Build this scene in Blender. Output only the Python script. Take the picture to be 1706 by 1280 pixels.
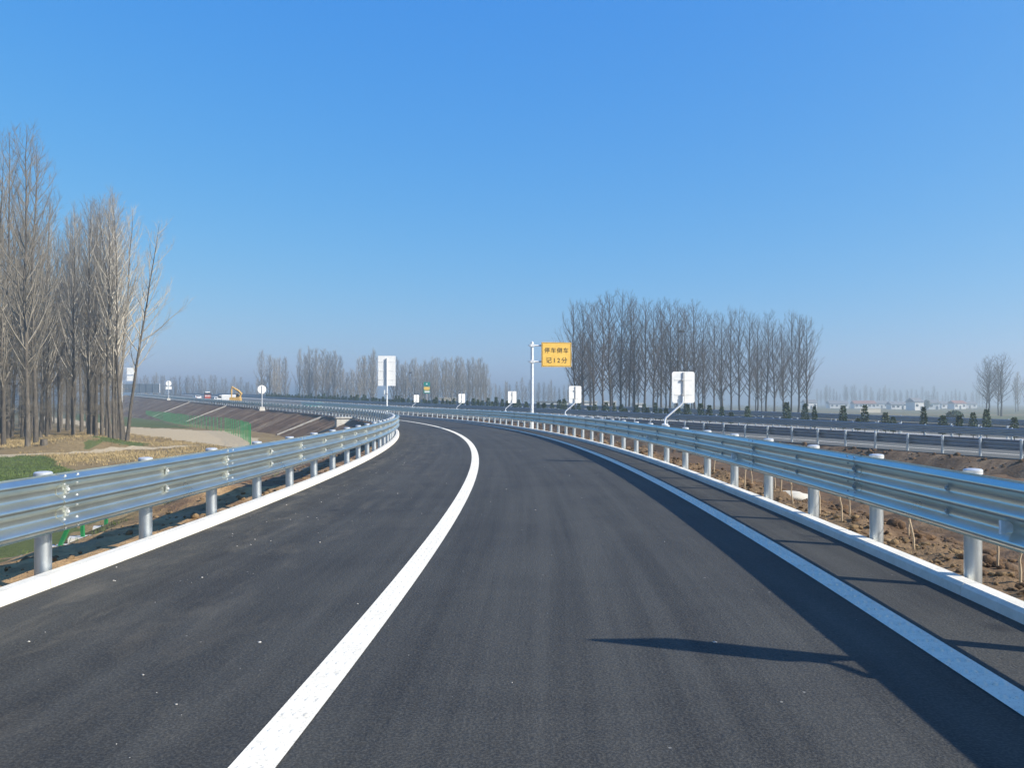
import bpy, bmesh, math, random
import numpy as np
from mathutils import Vector, Matrix, noise

# ------------------------------------------------------------------ scene, camera, light
scn = bpy.context.scene
for o in list(bpy.data.objects):
    bpy.data.objects.remove(o)
COL = scn.collection
F, V0, U0, CH = 1420.0, 672.0, 853.0, 1.55

cam_d = bpy.data.cameras.new('camera')
cam_d.sensor_width = 36.0
cam_d.lens = 36.0 * F / 1706.0
cam_d.shift_y = (V0 - 640.0) / 1706.0
cam_d.clip_start = 0.05
cam_d.clip_end = 12000
cam = bpy.data.objects.new('camera', cam_d)
COL.objects.link(cam)
cam.location = (0, 0, CH)
cam.rotation_euler = (math.radians(90), 0, 0)
scn.camera = cam

SUN_AZ = math.radians(112.0)      # to the right of the view direction (+Y), clockwise
SUN_EL = math.radians(32.0)
world = bpy.data.worlds.new('World')
scn.world = world
world.use_nodes = True
wn = world.node_tree
wn.nodes.clear()
w_out = wn.nodes.new('ShaderNodeOutputWorld')
w_bg = wn.nodes.new('ShaderNodeBackground')
w_sky = wn.nodes.new('ShaderNodeTexSky')
w_sky.sky_type = 'NISHITA'
w_sky.sun_disc = False
w_sky.sun_elevation = SUN_EL
w_sky.sun_rotation = SUN_AZ
w_sky.altitude = 60
w_sky.air_density = 1.0
w_sky.dust_density = 0.5
w_sky.ozone_density = 3.0
# the sky's response: deep saturated winter blue overhead, gently levelled towards the horizon
w_sep = wn.nodes.new('ShaderNodeSeparateColor')
w_com = wn.nodes.new('ShaderNodeCombineColor')
wn.links.new(w_sky.outputs[0], w_sep.inputs[0])
for i, (gain, gam) in enumerate(((0.255, 1.36), (0.95, 0.66), (3.12, 0.17))):
    p_ = wn.nodes.new('ShaderNodeMath'); p_.operation = 'POWER'; p_.inputs[1].default_value = gam
    m_ = wn.nodes.new('ShaderNodeMath'); m_.operation = 'MULTIPLY'; m_.inputs[1].default_value = gain
    wn.links.new(w_sep.outputs[i], p_.inputs[0])
    wn.links.new(p_.outputs[0], m_.inputs[0])
    wn.links.new(m_.outputs[0], w_com.inputs[i])
w_bg.inputs['Strength'].default_value = 0.125
wn.links.new(w_com.outputs[0], w_bg.inputs[0])
wn.links.new(w_bg.outputs[0], w_out.inputs[0])

sun_d = bpy.data.lights.new('sun', 'SUN')
sun_d.energy = 5.0
sun_d.angle = math.radians(0.5)
sun_d.color = (1.0, 0.935, 0.83)
sun = bpy.data.objects.new('sun', sun_d)
COL.objects.link(sun)
sv = Vector((math.sin(SUN_AZ) * math.cos(SUN_EL), math.cos(SUN_AZ) * math.cos(SUN_EL), math.sin(SUN_EL)))
sun.rotation_euler = sv.to_track_quat('Z', 'Y').to_euler()
sun.location = sv * 60

scn.view_settings.view_transform = 'Standard'
scn.view_settings.look = 'None'
scn.view_settings.exposure = 0.75
scn.view_settings.gamma = 1.0
scn.view_settings.use_curve_mapping = False
scn.cycles.max_bounces = 6
scn.cycles.volume_bounces = 0
scn.cycles.use_denoising = True

# ------------------------------------------------------------------ helpers
def W(u, v, Y):
    return Vector(((u - U0) / F * Y, Y, CH - (v - V0) / F * Y))

def G(u, v, z=-2.0):
    Y = F * (CH - z) / (v - V0)
    return ((u - U0) / F * Y, Y)

def tag(o, label=None, cat=None, group=None, kind=None):
    if label: o['label'] = label
    if cat: o['category'] = cat
    if group: o['group'] = group
    if kind: o['kind'] = kind
    return o

def empty(name, loc=(0, 0, 0), rz=0.0):
    o = bpy.data.objects.new(name, None)
    o.empty_display_size = 0.3
    COL.objects.link(o)
    o.location = loc
    o.rotation_euler = (0, 0, rz)
    return o

def link(name, me, parent=None, loc=(0, 0, 0), rot=(0, 0, 0), scale=None):
    o = bpy.data.objects.new(name, me)
    COL.objects.link(o)
    o.parent = parent
    o.location = loc
    o.rotation_euler = rot
    if scale is not None:
        o.scale = scale
    return o

class MB:
    def __init__(s):
        s.v = []; s.f = []; s.m = []
        s.cm = 0
    def face(s, idx):
        s.f.append(tuple(idx)); s.m.append(s.cm)
    def box(s, c, size, rot=None, taper=1.0):
        hx, hy, hz = size[0] / 2, size[1] / 2, size[2] / 2
        b = len(s.v)
        for z in (-hz, hz):
            k = taper if z > 0 else 1.0
            for (x, y) in ((-hx, -hy), (hx, -hy), (hx, hy), (-hx, hy)):
                p = Vector((x * k, y * k, z))
                if rot is not None: p = rot @ p
                s.v.append(tuple(Vector(c) + p))
        for q in ((0, 3, 2, 1), (4, 5, 6, 7), (0, 1, 5, 4), (1, 2, 6, 5), (2, 3, 7, 6), (3, 0, 4, 7)):
            s.face([b + i for i in q])
        return s
    def tube(s, pts, rad, k=8, cap=True):
        pts = [Vector(p) for p in pts]
        if not hasattr(rad, '__len__'): rad = [rad] * len(pts)
        b = len(s.v)
        n = len(pts)
        up = None
        for i, p in enumerate(pts):
            t = (pts[min(i + 1, n - 1)] - pts[max(i - 1, 0)]).normalized()
            ref = Vector((0, 0, 1)) if abs(t.z) < 0.9 else Vector((1, 0, 0))
            if up is None:
                up = t.cross(ref).normalized()
            else:
                up = (up - t * up.dot(t)).normalized()
            w = t.cross(up)
            for j in range(k):
                a = 2 * math.pi * j / k
                s.v.append(tuple(p + (up * math.cos(a) + w * math.sin(a)) * rad[i]))
        for i in range(n - 1):
            for j in range(k):
                j2 = (j + 1) % k
                s.face((b + i * k + j, b + i * k + j2, b + (i + 1) * k + j2, b + (i + 1) * k + j))
        if cap:
            s.face([b + j for j in range(k)][::-1])
            s.face([b + (n - 1) * k + j for j in range(k)])
        return s
    def lathe(s, prof, k=16, c=(0, 0, 0)):
        b = len(s.v)
        for (r, z) in prof:
            for j in range(k):
                a = 2 * math.pi * j / k
                s.v.append((c[0] + r * math.cos(a), c[1] + r * math.sin(a), c[2] + z))
        n = len(prof)
        for i in range(n - 1):
            for j in range(k):
                j2 = (j + 1) % k
                s.face((b + i * k + j, b + i * k + j2, b + (i + 1) * k + j2, b + (i + 1) * k + j))
        s.face([b + j for j in range(k)][::-1])
        s.face([b + (n - 1) * k + j for j in range(k)])
        return s
    def prism(s, poly, y0, y1):
        """poly in (x,z), extruded along y"""
        b = len(s.v); n = len(poly)
        for y in (y0, y1):
            for (x, z) in poly:
                s.v.append((x, y, z))
        for i in range(n):
            j = (i + 1) % n
            s.face((b + i, b + j, b + n + j, b + n + i))
        s.face([b + i for i in range(n)][::-1])
        s.face([b + n + i for i in range(n)])
        return s
    def mesh(s, name, mats, smooth=False, fix=True):
        me = bpy.data.meshes.new(name)
        me.from_pydata(s.v, [], s.f)
        if not isinstance(mats, (list, tuple)): mats = [mats]
        for m in mats: me.materials.append(m)
        if len(mats) > 1:
            me.polygons.foreach_set('material_index', s.m)
        if fix:
            bm = bmesh.new(); bm.from_mesh(me)
            bmesh.ops.recalc_face_normals(bm, faces=bm.faces)
            bm.to_mesh(me); bm.free()
        if smooth:
            me.polygons.foreach_set('use_smooth', [True] * len(me.polygons))
            if smooth == 'auto':
                try: me.set_sharp_from_angle(angle=math.radians(40))
                except Exception: pass
        me.update()
        return me
    def build(s, name, mats, parent=None, smooth=False, loc=(0, 0, 0), rot=(0, 0, 0), fix=True):
        return link(name, s.mesh(name, mats, smooth, fix), parent, loc, rot)

def np_mesh(name, verts, faces, mats, smooth=False):
    """verts (n,3), faces (m,k) same k"""
    me = bpy.data.meshes.new(name)
    verts = np.asarray(verts, dtype=np.float32); faces = np.asarray(faces, dtype=np.int32)
    k = faces.shape[1]
    me.vertices.add(len(verts)); me.vertices.foreach_set('co', verts.ravel())
    me.loops.add(faces.size); me.loops.foreach_set('vertex_index', faces.ravel())
    me.polygons.add(len(faces))
    me.polygons.foreach_set('loop_start', np.arange(0, faces.size, k, dtype=np.int32))
    me.polygons.foreach_set('loop_total', np.full(len(faces), k, dtype=np.int32))
    if not isinstance(mats, (list, tuple)): mats = [mats]
    for m in mats: me.materials.append(m)
    if smooth:
        me.polygons.foreach_set('use_smooth', np.ones(len(faces), dtype=bool))
    me.update(calc_edges=True)
    me.validate()
    return me

def attr(me, name, vals):
    a = me.attributes.new(name, 'FLOAT', 'POINT')
    a.data.foreach_set('value', np.asarray(vals, dtype=np.float32))

# ------------------------------------------------------------------ materials
def hexv(c): return (c[0], c[1], c[2], 1.0)

class NT:
    def __init__(s, name):
        s.mat = bpy.data.materials.new(name)
        s.mat.use_nodes = True
        s.t = s.mat.node_tree
        s.t.nodes.clear()
        s.out = s.t.nodes.new('ShaderNodeOutputMaterial')
        s.b = s.t.nodes.new('ShaderNodeBsdfPrincipled')
        s.t.links.new(s.b.outputs[0], s.out.inputs[0])
        s.co = None
    def n(s, typ, **kw):
        nd = s.t.nodes.new(typ)
        for k, v in kw.items(): setattr(nd, k, v)
        return nd
    def l(s, a, b): s.t.links.new(a, b)
    def coord(s, kind='Object'):
        if s.co is None: s.co = s.n('ShaderNodeTexCoord')
        return s.co.outputs[kind]
    def attr(s, name):
        a = s.n('ShaderNodeAttribute'); a.attribute_name = name
        return a.outputs['Fac']
    def noise(s, scale, detail=4, rough=0.55, vec=None, dist=0.0):
        nd = s.n('ShaderNodeTexNoise')
        nd.inputs['Scale'].default_value = scale
        nd.inputs['Detail'].default_value = detail
        nd.inputs['Roughness'].default_value = rough
        nd.inputs['Distortion'].default_value = dist
        s.l(vec if vec is not None else s.coord(), nd.inputs['Vector'])
        return nd.outputs['Fac']
    def ramp(s, fac, stops, interp='LINEAR'):
        r = s.n('ShaderNodeValToRGB')
        r.color_ramp.interpolation = interp
        el = r.color_ramp.elements
        while len(el) < len(stops): el.new(0.5)
        for e, (p, c) in zip(el, stops):
            e.position = p
            e.color = hexv(c) if hasattr(c, '__len__') else (c, c, c, 1)
        s.l(fac, r.inputs[0])
        return r.outputs[0]
    def mix(s, fac, a, b, mode='MIX'):
        m = s.n('ShaderNodeMix', data_type='RGBA', blend_type=mode)
        for sock, val in ((m.inputs[0], fac), (m.inputs[6], a), (m.inputs[7], b)):
            if hasattr(val, 'is_linked') or hasattr(val, 'links'): s.l(val, sock)
            elif hasattr(val, '__len__'): sock.default_value = hexv(val)
            else: sock.default_value = val
        return m.outputs[2]
    def math(s, op, a, b=None, clamp=False):
        m = s.n('ShaderNodeMath', operation=op); m.use_clamp = clamp
        for sock, val in ((m.inputs[0], a), (m.inputs[1], b)):
            if val is None: continue
            if hasattr(val, 'links'): s.l(val, sock)
            else: sock.default_value = val
        return m.outputs[0]
    def comb(s, x, y, z=0.0):
        c = s.n('ShaderNodeCombineXYZ')
        for sock, val in zip(c.inputs, (x, y, z)):
            if hasattr(val, 'links'): s.l(val, sock)
            else: sock.default_value = val
        return c.outputs[0]
    def bump(s, h, strength=0.4, dist=0.02):
        b = s.n('ShaderNodeBump')
        b.inputs['Strength'].default_value = strength
        b.inputs['Distance'].default_value = dist
        s.l(h, b.inputs['Height'])
        s.l(b.outputs[0], s.b.inputs['Normal'])
    def base(s, c):
        if hasattr(c, 'links'): s.l(c, s.b.inputs['Base Color'])
        else: s.b.inputs['Base Color'].default_value = hexv(c)
        return s
    def set(s, rough=0.8, metal=0.0, spec=0.5):
        if hasattr(rough, 'links'): s.l(rough, s.b.inputs['Roughness'])
        else: s.b.inputs['Roughness'].default_value = rough
        s.b.inputs['Metallic'].default_value = metal
        s.b.inputs['Specular IOR Level'].default_value = spec
        return s

def plain(name, c, c2=None, scale=6.0, rough=0.7, metal=0.0, bump=0.0, spec=0.5, bdist=0.01, lo=0.35, hi=0.65):
    m = NT(name)
    nz = m.noise(scale)
    c2 = c2 or tuple(x * 0.8 for x in c)
    m.base(m.ramp(nz, [(lo, c), (hi, c2)])).set(rough, metal, spec)
    if bump: m.bump(m.noise(scale * 4), bump, bdist)
    return m.mat

def galv_material(name, c=(0.60, 0.64, 0.66), rough=0.36):
    m = NT(name)
    a = m.noise(2.2, 3); b = m.noise(34.0, 3)
    col = m.ramp(a, [(0.3, tuple(x * 0.86 for x in c)), (0.7, c)])
    col = m.mix(0.16, col, m.ramp(b, [(0.3, tuple(x * 0.8 for x in c)), (0.7, tuple(min(1, x * 1.12) for x in c))]))
    m.base(col)
    m.set(m.math('ADD', m.math('MULTIPLY', a, 0.14), rough - 0.07), 0.95, 0.5)
    return m.mat

M = {}
M['galv'] = galv_material('galvanised steel', (0.72, 0.73, 0.65), 0.30)
M['bolt'] = plain('zinc bolt', (0.42, 0.45, 0.46), (0.30, 0.33, 0.34), 30, 0.55, 0.5)
M['galv_post'] = galv_material('galvanised post steel', (0.60, 0.64, 0.66), 0.42)
M['galv_old'] = galv_material('weathered galvanised steel', (0.40, 0.43, 0.45), 0.5)
M['cap'] = plain('post cap plastic zinc', (0.58, 0.60, 0.62), (0.47, 0.50, 0.52), 12, 0.5, 0.4)
M['sign_back'] = plain('bare aluminium sign back', (0.78, 0.78, 0.76), (0.66, 0.67, 0.66), 7, 0.5, 0.1)
M['sign_rib'] = plain('sign rib aluminium', (0.42, 0.43, 0.44), None, 5, 0.5, 0.4)
M['pole'] = plain('white grey sign pole', (0.72, 0.74, 0.75), (0.62, 0.64, 0.66), 4, 0.45, 0.3)
M['reflector'] = plain('white reflector', (0.85, 0.86, 0.84), None, 20, 0.3)
M['yellow'] = plain('yellow sign sheet', (0.80, 0.50, 0.09), (0.72, 0.44, 0.075), 4, 0.5)
M['ink'] = plain('black sign ink', (0.03, 0.025, 0.02), None, 3, 0.5)
M['dark_edge'] = plain('dark board edge', (0.06, 0.05, 0.04), None, 3, 0.6)
M['concrete'] = plain('pale concrete', (0.52, 0.50, 0.45), (0.40, 0.38, 0.34), 3, 0.9, 0, 0.3)
M['green_paint'] = plain('green fence paint', (0.02, 0.20, 0.06), (0.015, 0.15, 0.05), 5, 0.5)
M['hwy_green'] = plain('green sign sheet', (0.0, 0.24, 0.19), None, 3, 0.4)
M['white_paint'] = plain('white paint', (0.80, 0.80, 0.79), (0.72, 0.72, 0.71), 4, 0.5)
M['house_white'] = plain('white render', (0.74, 0.73, 0.70), (0.62, 0.61, 0.58), 0.7, 0.9)
M['house_cream'] = plain('cream render', (0.66, 0.60, 0.46), (0.58, 0.52, 0.40), 0.7, 0.9)
M['roof_red'] = plain('red tile roof', (0.30, 0.12, 0.08), (0.22, 0.10, 0.07), 2, 0.9)
M['roof_grey'] = plain('grey tile roof', (0.20, 0.20, 0.21), (0.14, 0.14, 0.15), 2, 0.9)
M['glass'] = plain('dark window glass', (0.03, 0.04, 0.05), None, 2, 0.12)
M['black'] = plain('black rubber', (0.02, 0.02, 0.02), None, 3, 0.8)
M['ex_yellow'] = plain('excavator yellow', (0.55, 0.34, 0.08), (0.42, 0.26, 0.07), 2, 0.5)
M['red_board'] = plain('red board', (0.45, 0.09, 0.06), (0.36, 0.07, 0.05), 2, 0.5)
M['dark_paint'] = plain('dark truck paint', (0.05, 0.05, 0.07), None, 2, 0.4)
M['barrier'] = plain('blue grey sound panel', (0.16, 0.20, 0.23), (0.13, 0.16, 0.19), 0.6, 0.6)
M['stick'] = plain('sapling bark', (0.42, 0.33, 0.22), (0.32, 0.24, 0.16), 14, 0.9)
M['stone'] = plain('pale stone', (0.55, 0.51, 0.42), (0.42, 0.39, 0.32), 5, 0.95, 0, 0.5, 0.3)
M['gravel'] = plain('gravel grit', (0.50, 0.48, 0.44), (0.30, 0.29, 0.27), 30, 0.95)
M['nest'] = plain('nest twigs', (0.05, 0.04, 0.03), None, 20, 0.95)
M['shrub'] = plain('dark evergreen leaf', (0.022, 0.050, 0.022), (0.045, 0.085, 0.035), 9, 0.6)
M['shrub_tip'] = plain('yellow green leaf', (0.10, 0.13, 0.03), (0.06, 0.09, 0.025), 9, 0.6)

def asphalt(name, base=0.052):
    m = NT(name)
    e = m.attr('lat'); s_ = m.attr('lon')
    fine = m.noise(62.0, 2, 0.5)
    mid = m.noise(21.0, 3, 0.6)
    big = m.noise(0.55, 5, 0.65, dist=0.8)
    st = m.noise(1.0, 5, 0.65, m.comb(m.math('MULTIPLY', e, 3.4), m.math('MULTIPLY', s_, 0.07)))
    def g(k, w=1.0): return (base * k * 1.02, base * k, base * k * 0.90 * w)
    col = m.ramp(fine, [(0.40, g(0.05)), (0.50, g(0.80)), (0.60, g(3.4))])
    col = m.mix(0.40, col, m.ramp(mid, [(0.38, g(0.30)), (0.62, g(1.75))]))
    col = m.mix(0.50, col, m.ramp(st, [(0.38, g(0.36)), (0.62, g(1.75, 0.97))]))
    col = m.mix(0.32, col, m.ramp(big, [(0.36, g(0.55)), (0.66, g(1.6, 0.93))]))
    # brown dust drifted along the left edge, in broken wisps
    dn = m.noise(1.0, 6, 0.7, m.comb(m.math('MULTIPLY', e, 2.6), m.math('MULTIPLY', s_, 0.75)), dist=0.5)
    dust = m.ramp(dn, [(0.50, 0.0), (0.66, 1.0)])
    edge = m.ramp(m.math('MULTIPLY', e, -0.25), [(0.25, 0.03), (0.98, 0.46)])
    dm = m.n('ShaderNodeMix', data_type='RGBA', blend_type='MULTIPLY')
    dm.inputs[0].default_value = 1.0
    m.l(dust, dm.inputs[6]); m.l(edge, dm.inputs[7])
    col = m.mix(dm.outputs[2], col, (0.15, 0.13, 0.095))
    # dark oily spots and pale grit of uneven size
    v2 = m.n('ShaderNodeTexVoronoi'); v2.inputs['Scale'].default_value = 0.55
    m.l(m.comb(m.math('MULTIPLY', e, 1.5), s_), v2.inputs['Vector'])
    spot2 = m.ramp(m.math('ADD', v2.outputs['Distance'], m.math('MULTIPLY', mid, 0.05)), [(0.06, 0.8), (0.12, 0.0)])
    sel2 = m.n('ShaderNodeSeparateColor'); m.l(v2.outputs['Color'], sel2.inputs[0])
    col = m.mix(m.math('MULTIPLY', spot2, m.math('GREATER_THAN', sel2.outputs[0], 0.80)), col, (0.012, 0.012, 0.012))
    vor = m.n('ShaderNodeTexVoronoi'); vor.inputs['Scale'].default_value = 7.0
    m.l(m.coord(), vor.inputs['Vector'])
    sel = m.n('ShaderNodeSeparateColor'); m.l(vor.outputs['Color'], sel.inputs[0])
    spot = m.math('LESS_THAN', vor.outputs['Distance'], m.math('MULTIPLY', sel.outputs[1], 0.075))
    pick = m.math('GREATER_THAN', sel.outputs[0], 0.72)
    col = m.mix(m.math('MULTIPLY', m.math('MULTIPLY', spot, pick), 0.7), col, (0.27, 0.26, 0.23))
    m.base(col)
    m.set(m.ramp(mid, [(0.3, 0.70), (0.7, 0.92)]), 0.0, 0.35)
    m.bump(m.math('ADD', fine, m.math('MULTIPLY', mid, 0.7)), 0.7, 0.008)
    return m.mat
M['asphalt'] = asphalt('fresh asphalt', 0.0345)
M['asphalt_old'] = asphalt('expressway asphalt', 0.085)

def line_paint():
    m = NT('road line paint')
    a = m.noise(24.0, 5, 0.7); b = m.noise(1.7, 5, 0.65); c = m.noise(5.0, 5, 0.7, dist=1.0)
    col = m.ramp(a, [(0.32, (0.62, 0.57, 0.46)), (0.52, (0.80, 0.75, 0.62))])
    col = m.mix(0.45, col, m.ramp(b, [(0.35, (0.62, 0.57, 0.46)), (0.62, (0.81, 0.76, 0.63))]))
    col = m.mix(m.ramp(c, [(0.58, 0.0), (0.72, 0.45)]), col, (0.30, 0.28, 0.24))
    sp = m.noise(70.0, 2, 0.7)
    col = m.mix(m.ramp(sp, [(0.62, 0.0), (0.70, 0.7)]), col, (0.20, 0.19, 0.17))
    m.base(col).set(0.7, 0, 0.4)
    m.bump(a, 0.4, 0.006)
    return m.mat
M['line'] = line_paint()

def kerb_mat():
    m = NT('white washed kerb')
    a = m.noise(1.6, 5, 0.65); b = m.noise(26.0, 4, 0.7)
    col = m.ramp(a, [(0.30, (0.54, 0.51, 0.43)), (0.62, (0.68, 0.65, 0.57))])
    col = m.mix(0.16, col, m.ramp(b, [(0.3, (0.34, 0.31, 0.25)), (0.5, (0.70, 0.67, 0.60))]))
    m.base(col).set(0.92, 0, 0.3)
    m.bump(b, 0.5, 0.01)
    return m.mat
M['kerb'] = kerb_mat()

def soil(name, stops, streak=0.0, tan_edge=None):
    m = NT(name)
    q = m.attr('lat'); s_ = m.attr('lon')
    a = m.noise(0.9, 6, 0.7, dist=0.5); b = m.noise(9.0, 5, 0.7)
    col = m.ramp(a, stops)
    k = 0.55
    col = m.mix(0.6, col, m.ramp(b, [(0.3, tuple(x * k for x in stops[0][1])), (0.7, tuple(x * 1.1 for x in stops[-1][1]))]))
    if streak:
        st = m.noise(1.0, 6, 0.75, m.comb(m.math('ADD', m.math('MULTIPLY', s_, 0.55), m.math('MULTIPLY', q, 0.12)), m.math('MULTIPLY', q, 0.08)), dist=0.35)
        col = m.mix(m.ramp(st, [(0.50, 0.0), (0.62, streak)]), col, (0.44, 0.33, 0.21))
    if tan_edge is not None:
        ed = m.ramp(m.math('ADD', m.math('MULTIPLY', q, 0.35), m.math('MULTIPLY', m.math('SUBTRACT', a, 0.5), 0.7)), tan_edge)
        col = m.mix(ed, col, m.mix(b, (0.25, 0.165, 0.088), (0.10, 0.066, 0.038)))
    m.base(col).set(0.95, 0, 0.2)
    m.bump(m.math('ADD', a, m.math('MULTIPLY', b, 0.35)), 0.9, 0.12)
    return m
sl = soil('left embankment soil', [(0.30, (0.085, 0.048, 0.026)), (0.60, (0.215, 0.130, 0.072))], 0.7)
# near the camera the slope is raw orange clay fill with some grass
lon = sl.attr('lon'); latq = sl.attr('lat')
old = sl.b.inputs['Base Color'].links[0].from_socket
na = sl.noise(0.5, 5, 0.65)
clay = sl.ramp(sl.noise(2.4, 6, 0.7), [(0.30, (0.20, 0.115, 0.05)), (0.6, (0.44, 0.28, 0.13))])
grs = sl.ramp(sl.noise(5.0, 5, 0.7), [(0.3, (0.055, 0.065, 0.022)), (0.65, (0.15, 0.14, 0.055))])
clay = sl.mix(sl.ramp(sl.math('ADD', sl.math('MULTIPLY', latq, 0.22), sl.math('MULTIPLY', na, 0.6)), [(0.80, 0.0), (1.0, 1.0)]), clay, grs)
nearm = sl.ramp(sl.math('ADD', sl.math('MULTIPLY', lon, 0.02), na), [(0.42, 1.0), (0.62, 0.0)])
sl.base(sl.mix(nearm, old, clay))
M['soil_left'] = sl.mat
M['soil_right'] = soil('right verge soil', [(0.30, (0.055, 0.034, 0.020)), (0.60, (0.140, 0.086, 0.047))], 0.12,
                       [(0.14, 1.0), (0.40, 0.0)]).mat
M['soil_bank'] = soil('expressway bank soil', [(0.30, (0.052, 0.034, 0.021)), (0.60, (0.125, 0.080, 0.046))], 0.25).mat
M['clod'] = plain('soil clod', (0.135, 0.085, 0.048), (0.065, 0.040, 0.024), 7, 0.98, 0, 0.6, 0.1, 0.04)
M['clod_tan'] = plain('tan soil clod', (0.24, 0.165, 0.09), (0.12, 0.082, 0.046), 7, 0.98, 0, 0.6, 0.1, 0.04)

def field_mat():
    m = NT('field ground')
    a = m.noise(0.30, 6, 0.65, dist=0.4); b = m.noise(4.5, 6, 0.72); c = m.noise(0.018, 4, 0.6)
    dry = m.ramp(a, [(0.28, (0.130, 0.078, 0.034)), (0.48, (0.235, 0.155, 0.068)), (0.70, (0.33, 0.245, 0.120))])
    dry = m.mix(0.55, dry, m.ramp(b, [(0.32, (0.10, 0.072, 0.036)), (0.52, (0.20, 0.15, 0.075)), (0.72, (0.36, 0.29, 0.16))]))
    wheat = m.ramp(b, [(0.30, (0.040, 0.062, 0.016)), (0.65, (0.105, 0.128, 0.038))])
    wheat = m.mix(0.3, wheat, m.ramp(a, [(0.35, (0.06, 0.08, 0.02)), (0.7, (0.15, 0.145, 0.055))]))
    track = m.ramp(b, [(0.3, (0.36, 0.28, 0.17)), (0.7, (0.52, 0.43, 0.29))])
    far = m.ramp(c, [(0.42, (0.085, 0.095, 0.040)), (0.60, (0.165, 0.135, 0.075))])
    j = m.math('ADD', m.math('MULTIPLY', m.math('SUBTRACT', b, 0.5), 1.1), m.math('MULTIPLY', m.math('SUBTRACT', a, 0.5), 1.3))
    col = m.mix(m.attr('far'), dry, far)
    col = m.mix(m.ramp(m.math('ADD', m.attr('green'), j), [(0.42, 0.0), (0.58, 1.0)]), col, wheat)
    col = m.mix(m.ramp(m.math('ADD', m.attr('path'), m.math('MULTIPLY', j, 0.5)), [(0.40, 0.0), (0.60, 1.0)]), col, track)
    m.base(col).set(0.95, 0, 0.2)
    m.bump(m.math('ADD', b, a), 0.8, 0.12)
    return m.mat
M['field'] = field_mat()
M['dry_grass'] = plain('dry grass blade', (0.40, 0.30, 0.15), (0.24, 0.18, 0.08), 0.8, 0.9)
M['green_grass'] = plain('green grass blade', (0.10, 0.14, 0.035), (0.055, 0.09, 0.02), 0.8, 0.9)

def bark(name, c1, c2):
    m = NT(name)
    v = m.n('ShaderNodeMapping'); v.inputs['Scale'].default_value = (1, 1, 0.25)
    m.l(m.coord(), v.inputs['Vector'])
    a = m.noise(7.0, 5, 0.7, v.outputs[0])
    inf = m.n('ShaderNodeObjectInfo')
    col = m.ramp(a, [(0.3, c1), (0.7, c2)])
    rnd = m.ramp(inf.outputs['Random'], [(0.0, 0.72), (1.0, 1.25)])
    m.base(m.mix(1.0, col, rnd, 'MULTIPLY')).set(0.9, 0, 0.2)
    m.bump(a, 0.6, 0.03)
    return m.mat
M['bark'] = bark('poplar bark', (0.050, 0.044, 0.036), (0.155, 0.135, 0.108))
M['twig'] = bark('poplar twigs', (0.14, 0.125, 0.10), (0.28, 0.255, 0.21))
M['twig_pale'] = bark('pale poplar limbs', (0.34, 0.31, 0.25), (0.52, 0.48, 0.40))
M['bark_dark'] = bark('dark poplar bark', (0.030, 0.028, 0.026), (0.075, 0.066, 0.056))
M['twig_dark'] = bark('dark poplar twigs', (0.045, 0.038, 0.033), (0.095, 0.078, 0.064))

# ------------------------------------------------------------------ the alignment of the roads
R0 = 211.07
CX, CY = -211.07, 14.5
PHI1 = math.radians(28.3)
S1 = R0 * PHI1
D2 = Vector((-math.sin(PHI1), math.cos(PHI1)))
N2 = Vector((math.cos(PHI1), math.sin(PHI1)))
HSLOPE = 0.016

def z_hwy(t):
    return -1.05 + HSLOPE * (t - 23.7)

def softp(a, w=0.16):
    x = a / w
    return w * (math.log1p(math.exp(-abs(x))) + max(x, 0.0))

def ramp_xy(s, e):
    if s <= S1:
        a = s / R0
        r = R0 + e
        return CX + r * math.cos(a), CY + r * math.sin(a), a
    a = PHI1
    r = R0 + e
    x = CX + r * math.cos(a) + D2.x * (s - S1)
    y = CY + r * math.sin(a) + D2.y * (s - S1)
    return x, y, a

def ramp_z(s):
    x, y, _ = ramp_xy(s, 0.0)
    return softp(z_hwy(D2.x * x + D2.y * y))

def ramp_p(s, e, dz=0.0):
    x, y, a = ramp_xy(s, e)
    return Vector((x, y, ramp_z(s) + dz))

def hwy_p(t, n, dz=0.0):
    return Vector((N2.x * n + D2.x * t, N2.y * n + D2.y * t, z_hwy(t) + dz))

def frange(a, b, st):
    out = []; x = a
    while x < b - 1e-6:
        out.append(x); x += st
    out.append(b)
    return out

def strip(name, fn, ls, qs, mat, kind='structure', smooth=True, lat=None, parent=None):
    nv = []; la = []; lo = []
    for s_ in ls:
        for q in qs:
            p = fn(s_, q); nv.append((p[0], p[1], p[2])); la.append(q); lo.append(s_)
    m = len(qs)
    i = np.arange(len(ls) - 1)[:, None] * m + np.arange(m - 1)[None, :]
    i = i.ravel()
    faces = np.stack([i, i + 1, i + 1 + m, i + m], axis=1)
    me = np_mesh(name, nv, faces, mat, smooth)
    attr(me, 'lat', la); attr(me, 'lon', lo)
    me.flip_normals() if me.polygons[0].normal.z < 0 else None
    o = link(name, me, parent)
    if parent is None: o['kind'] = kind
    return o

LS = frange(-40, 60, 0.8) + frange(61.5, 400, 3.0)
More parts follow.
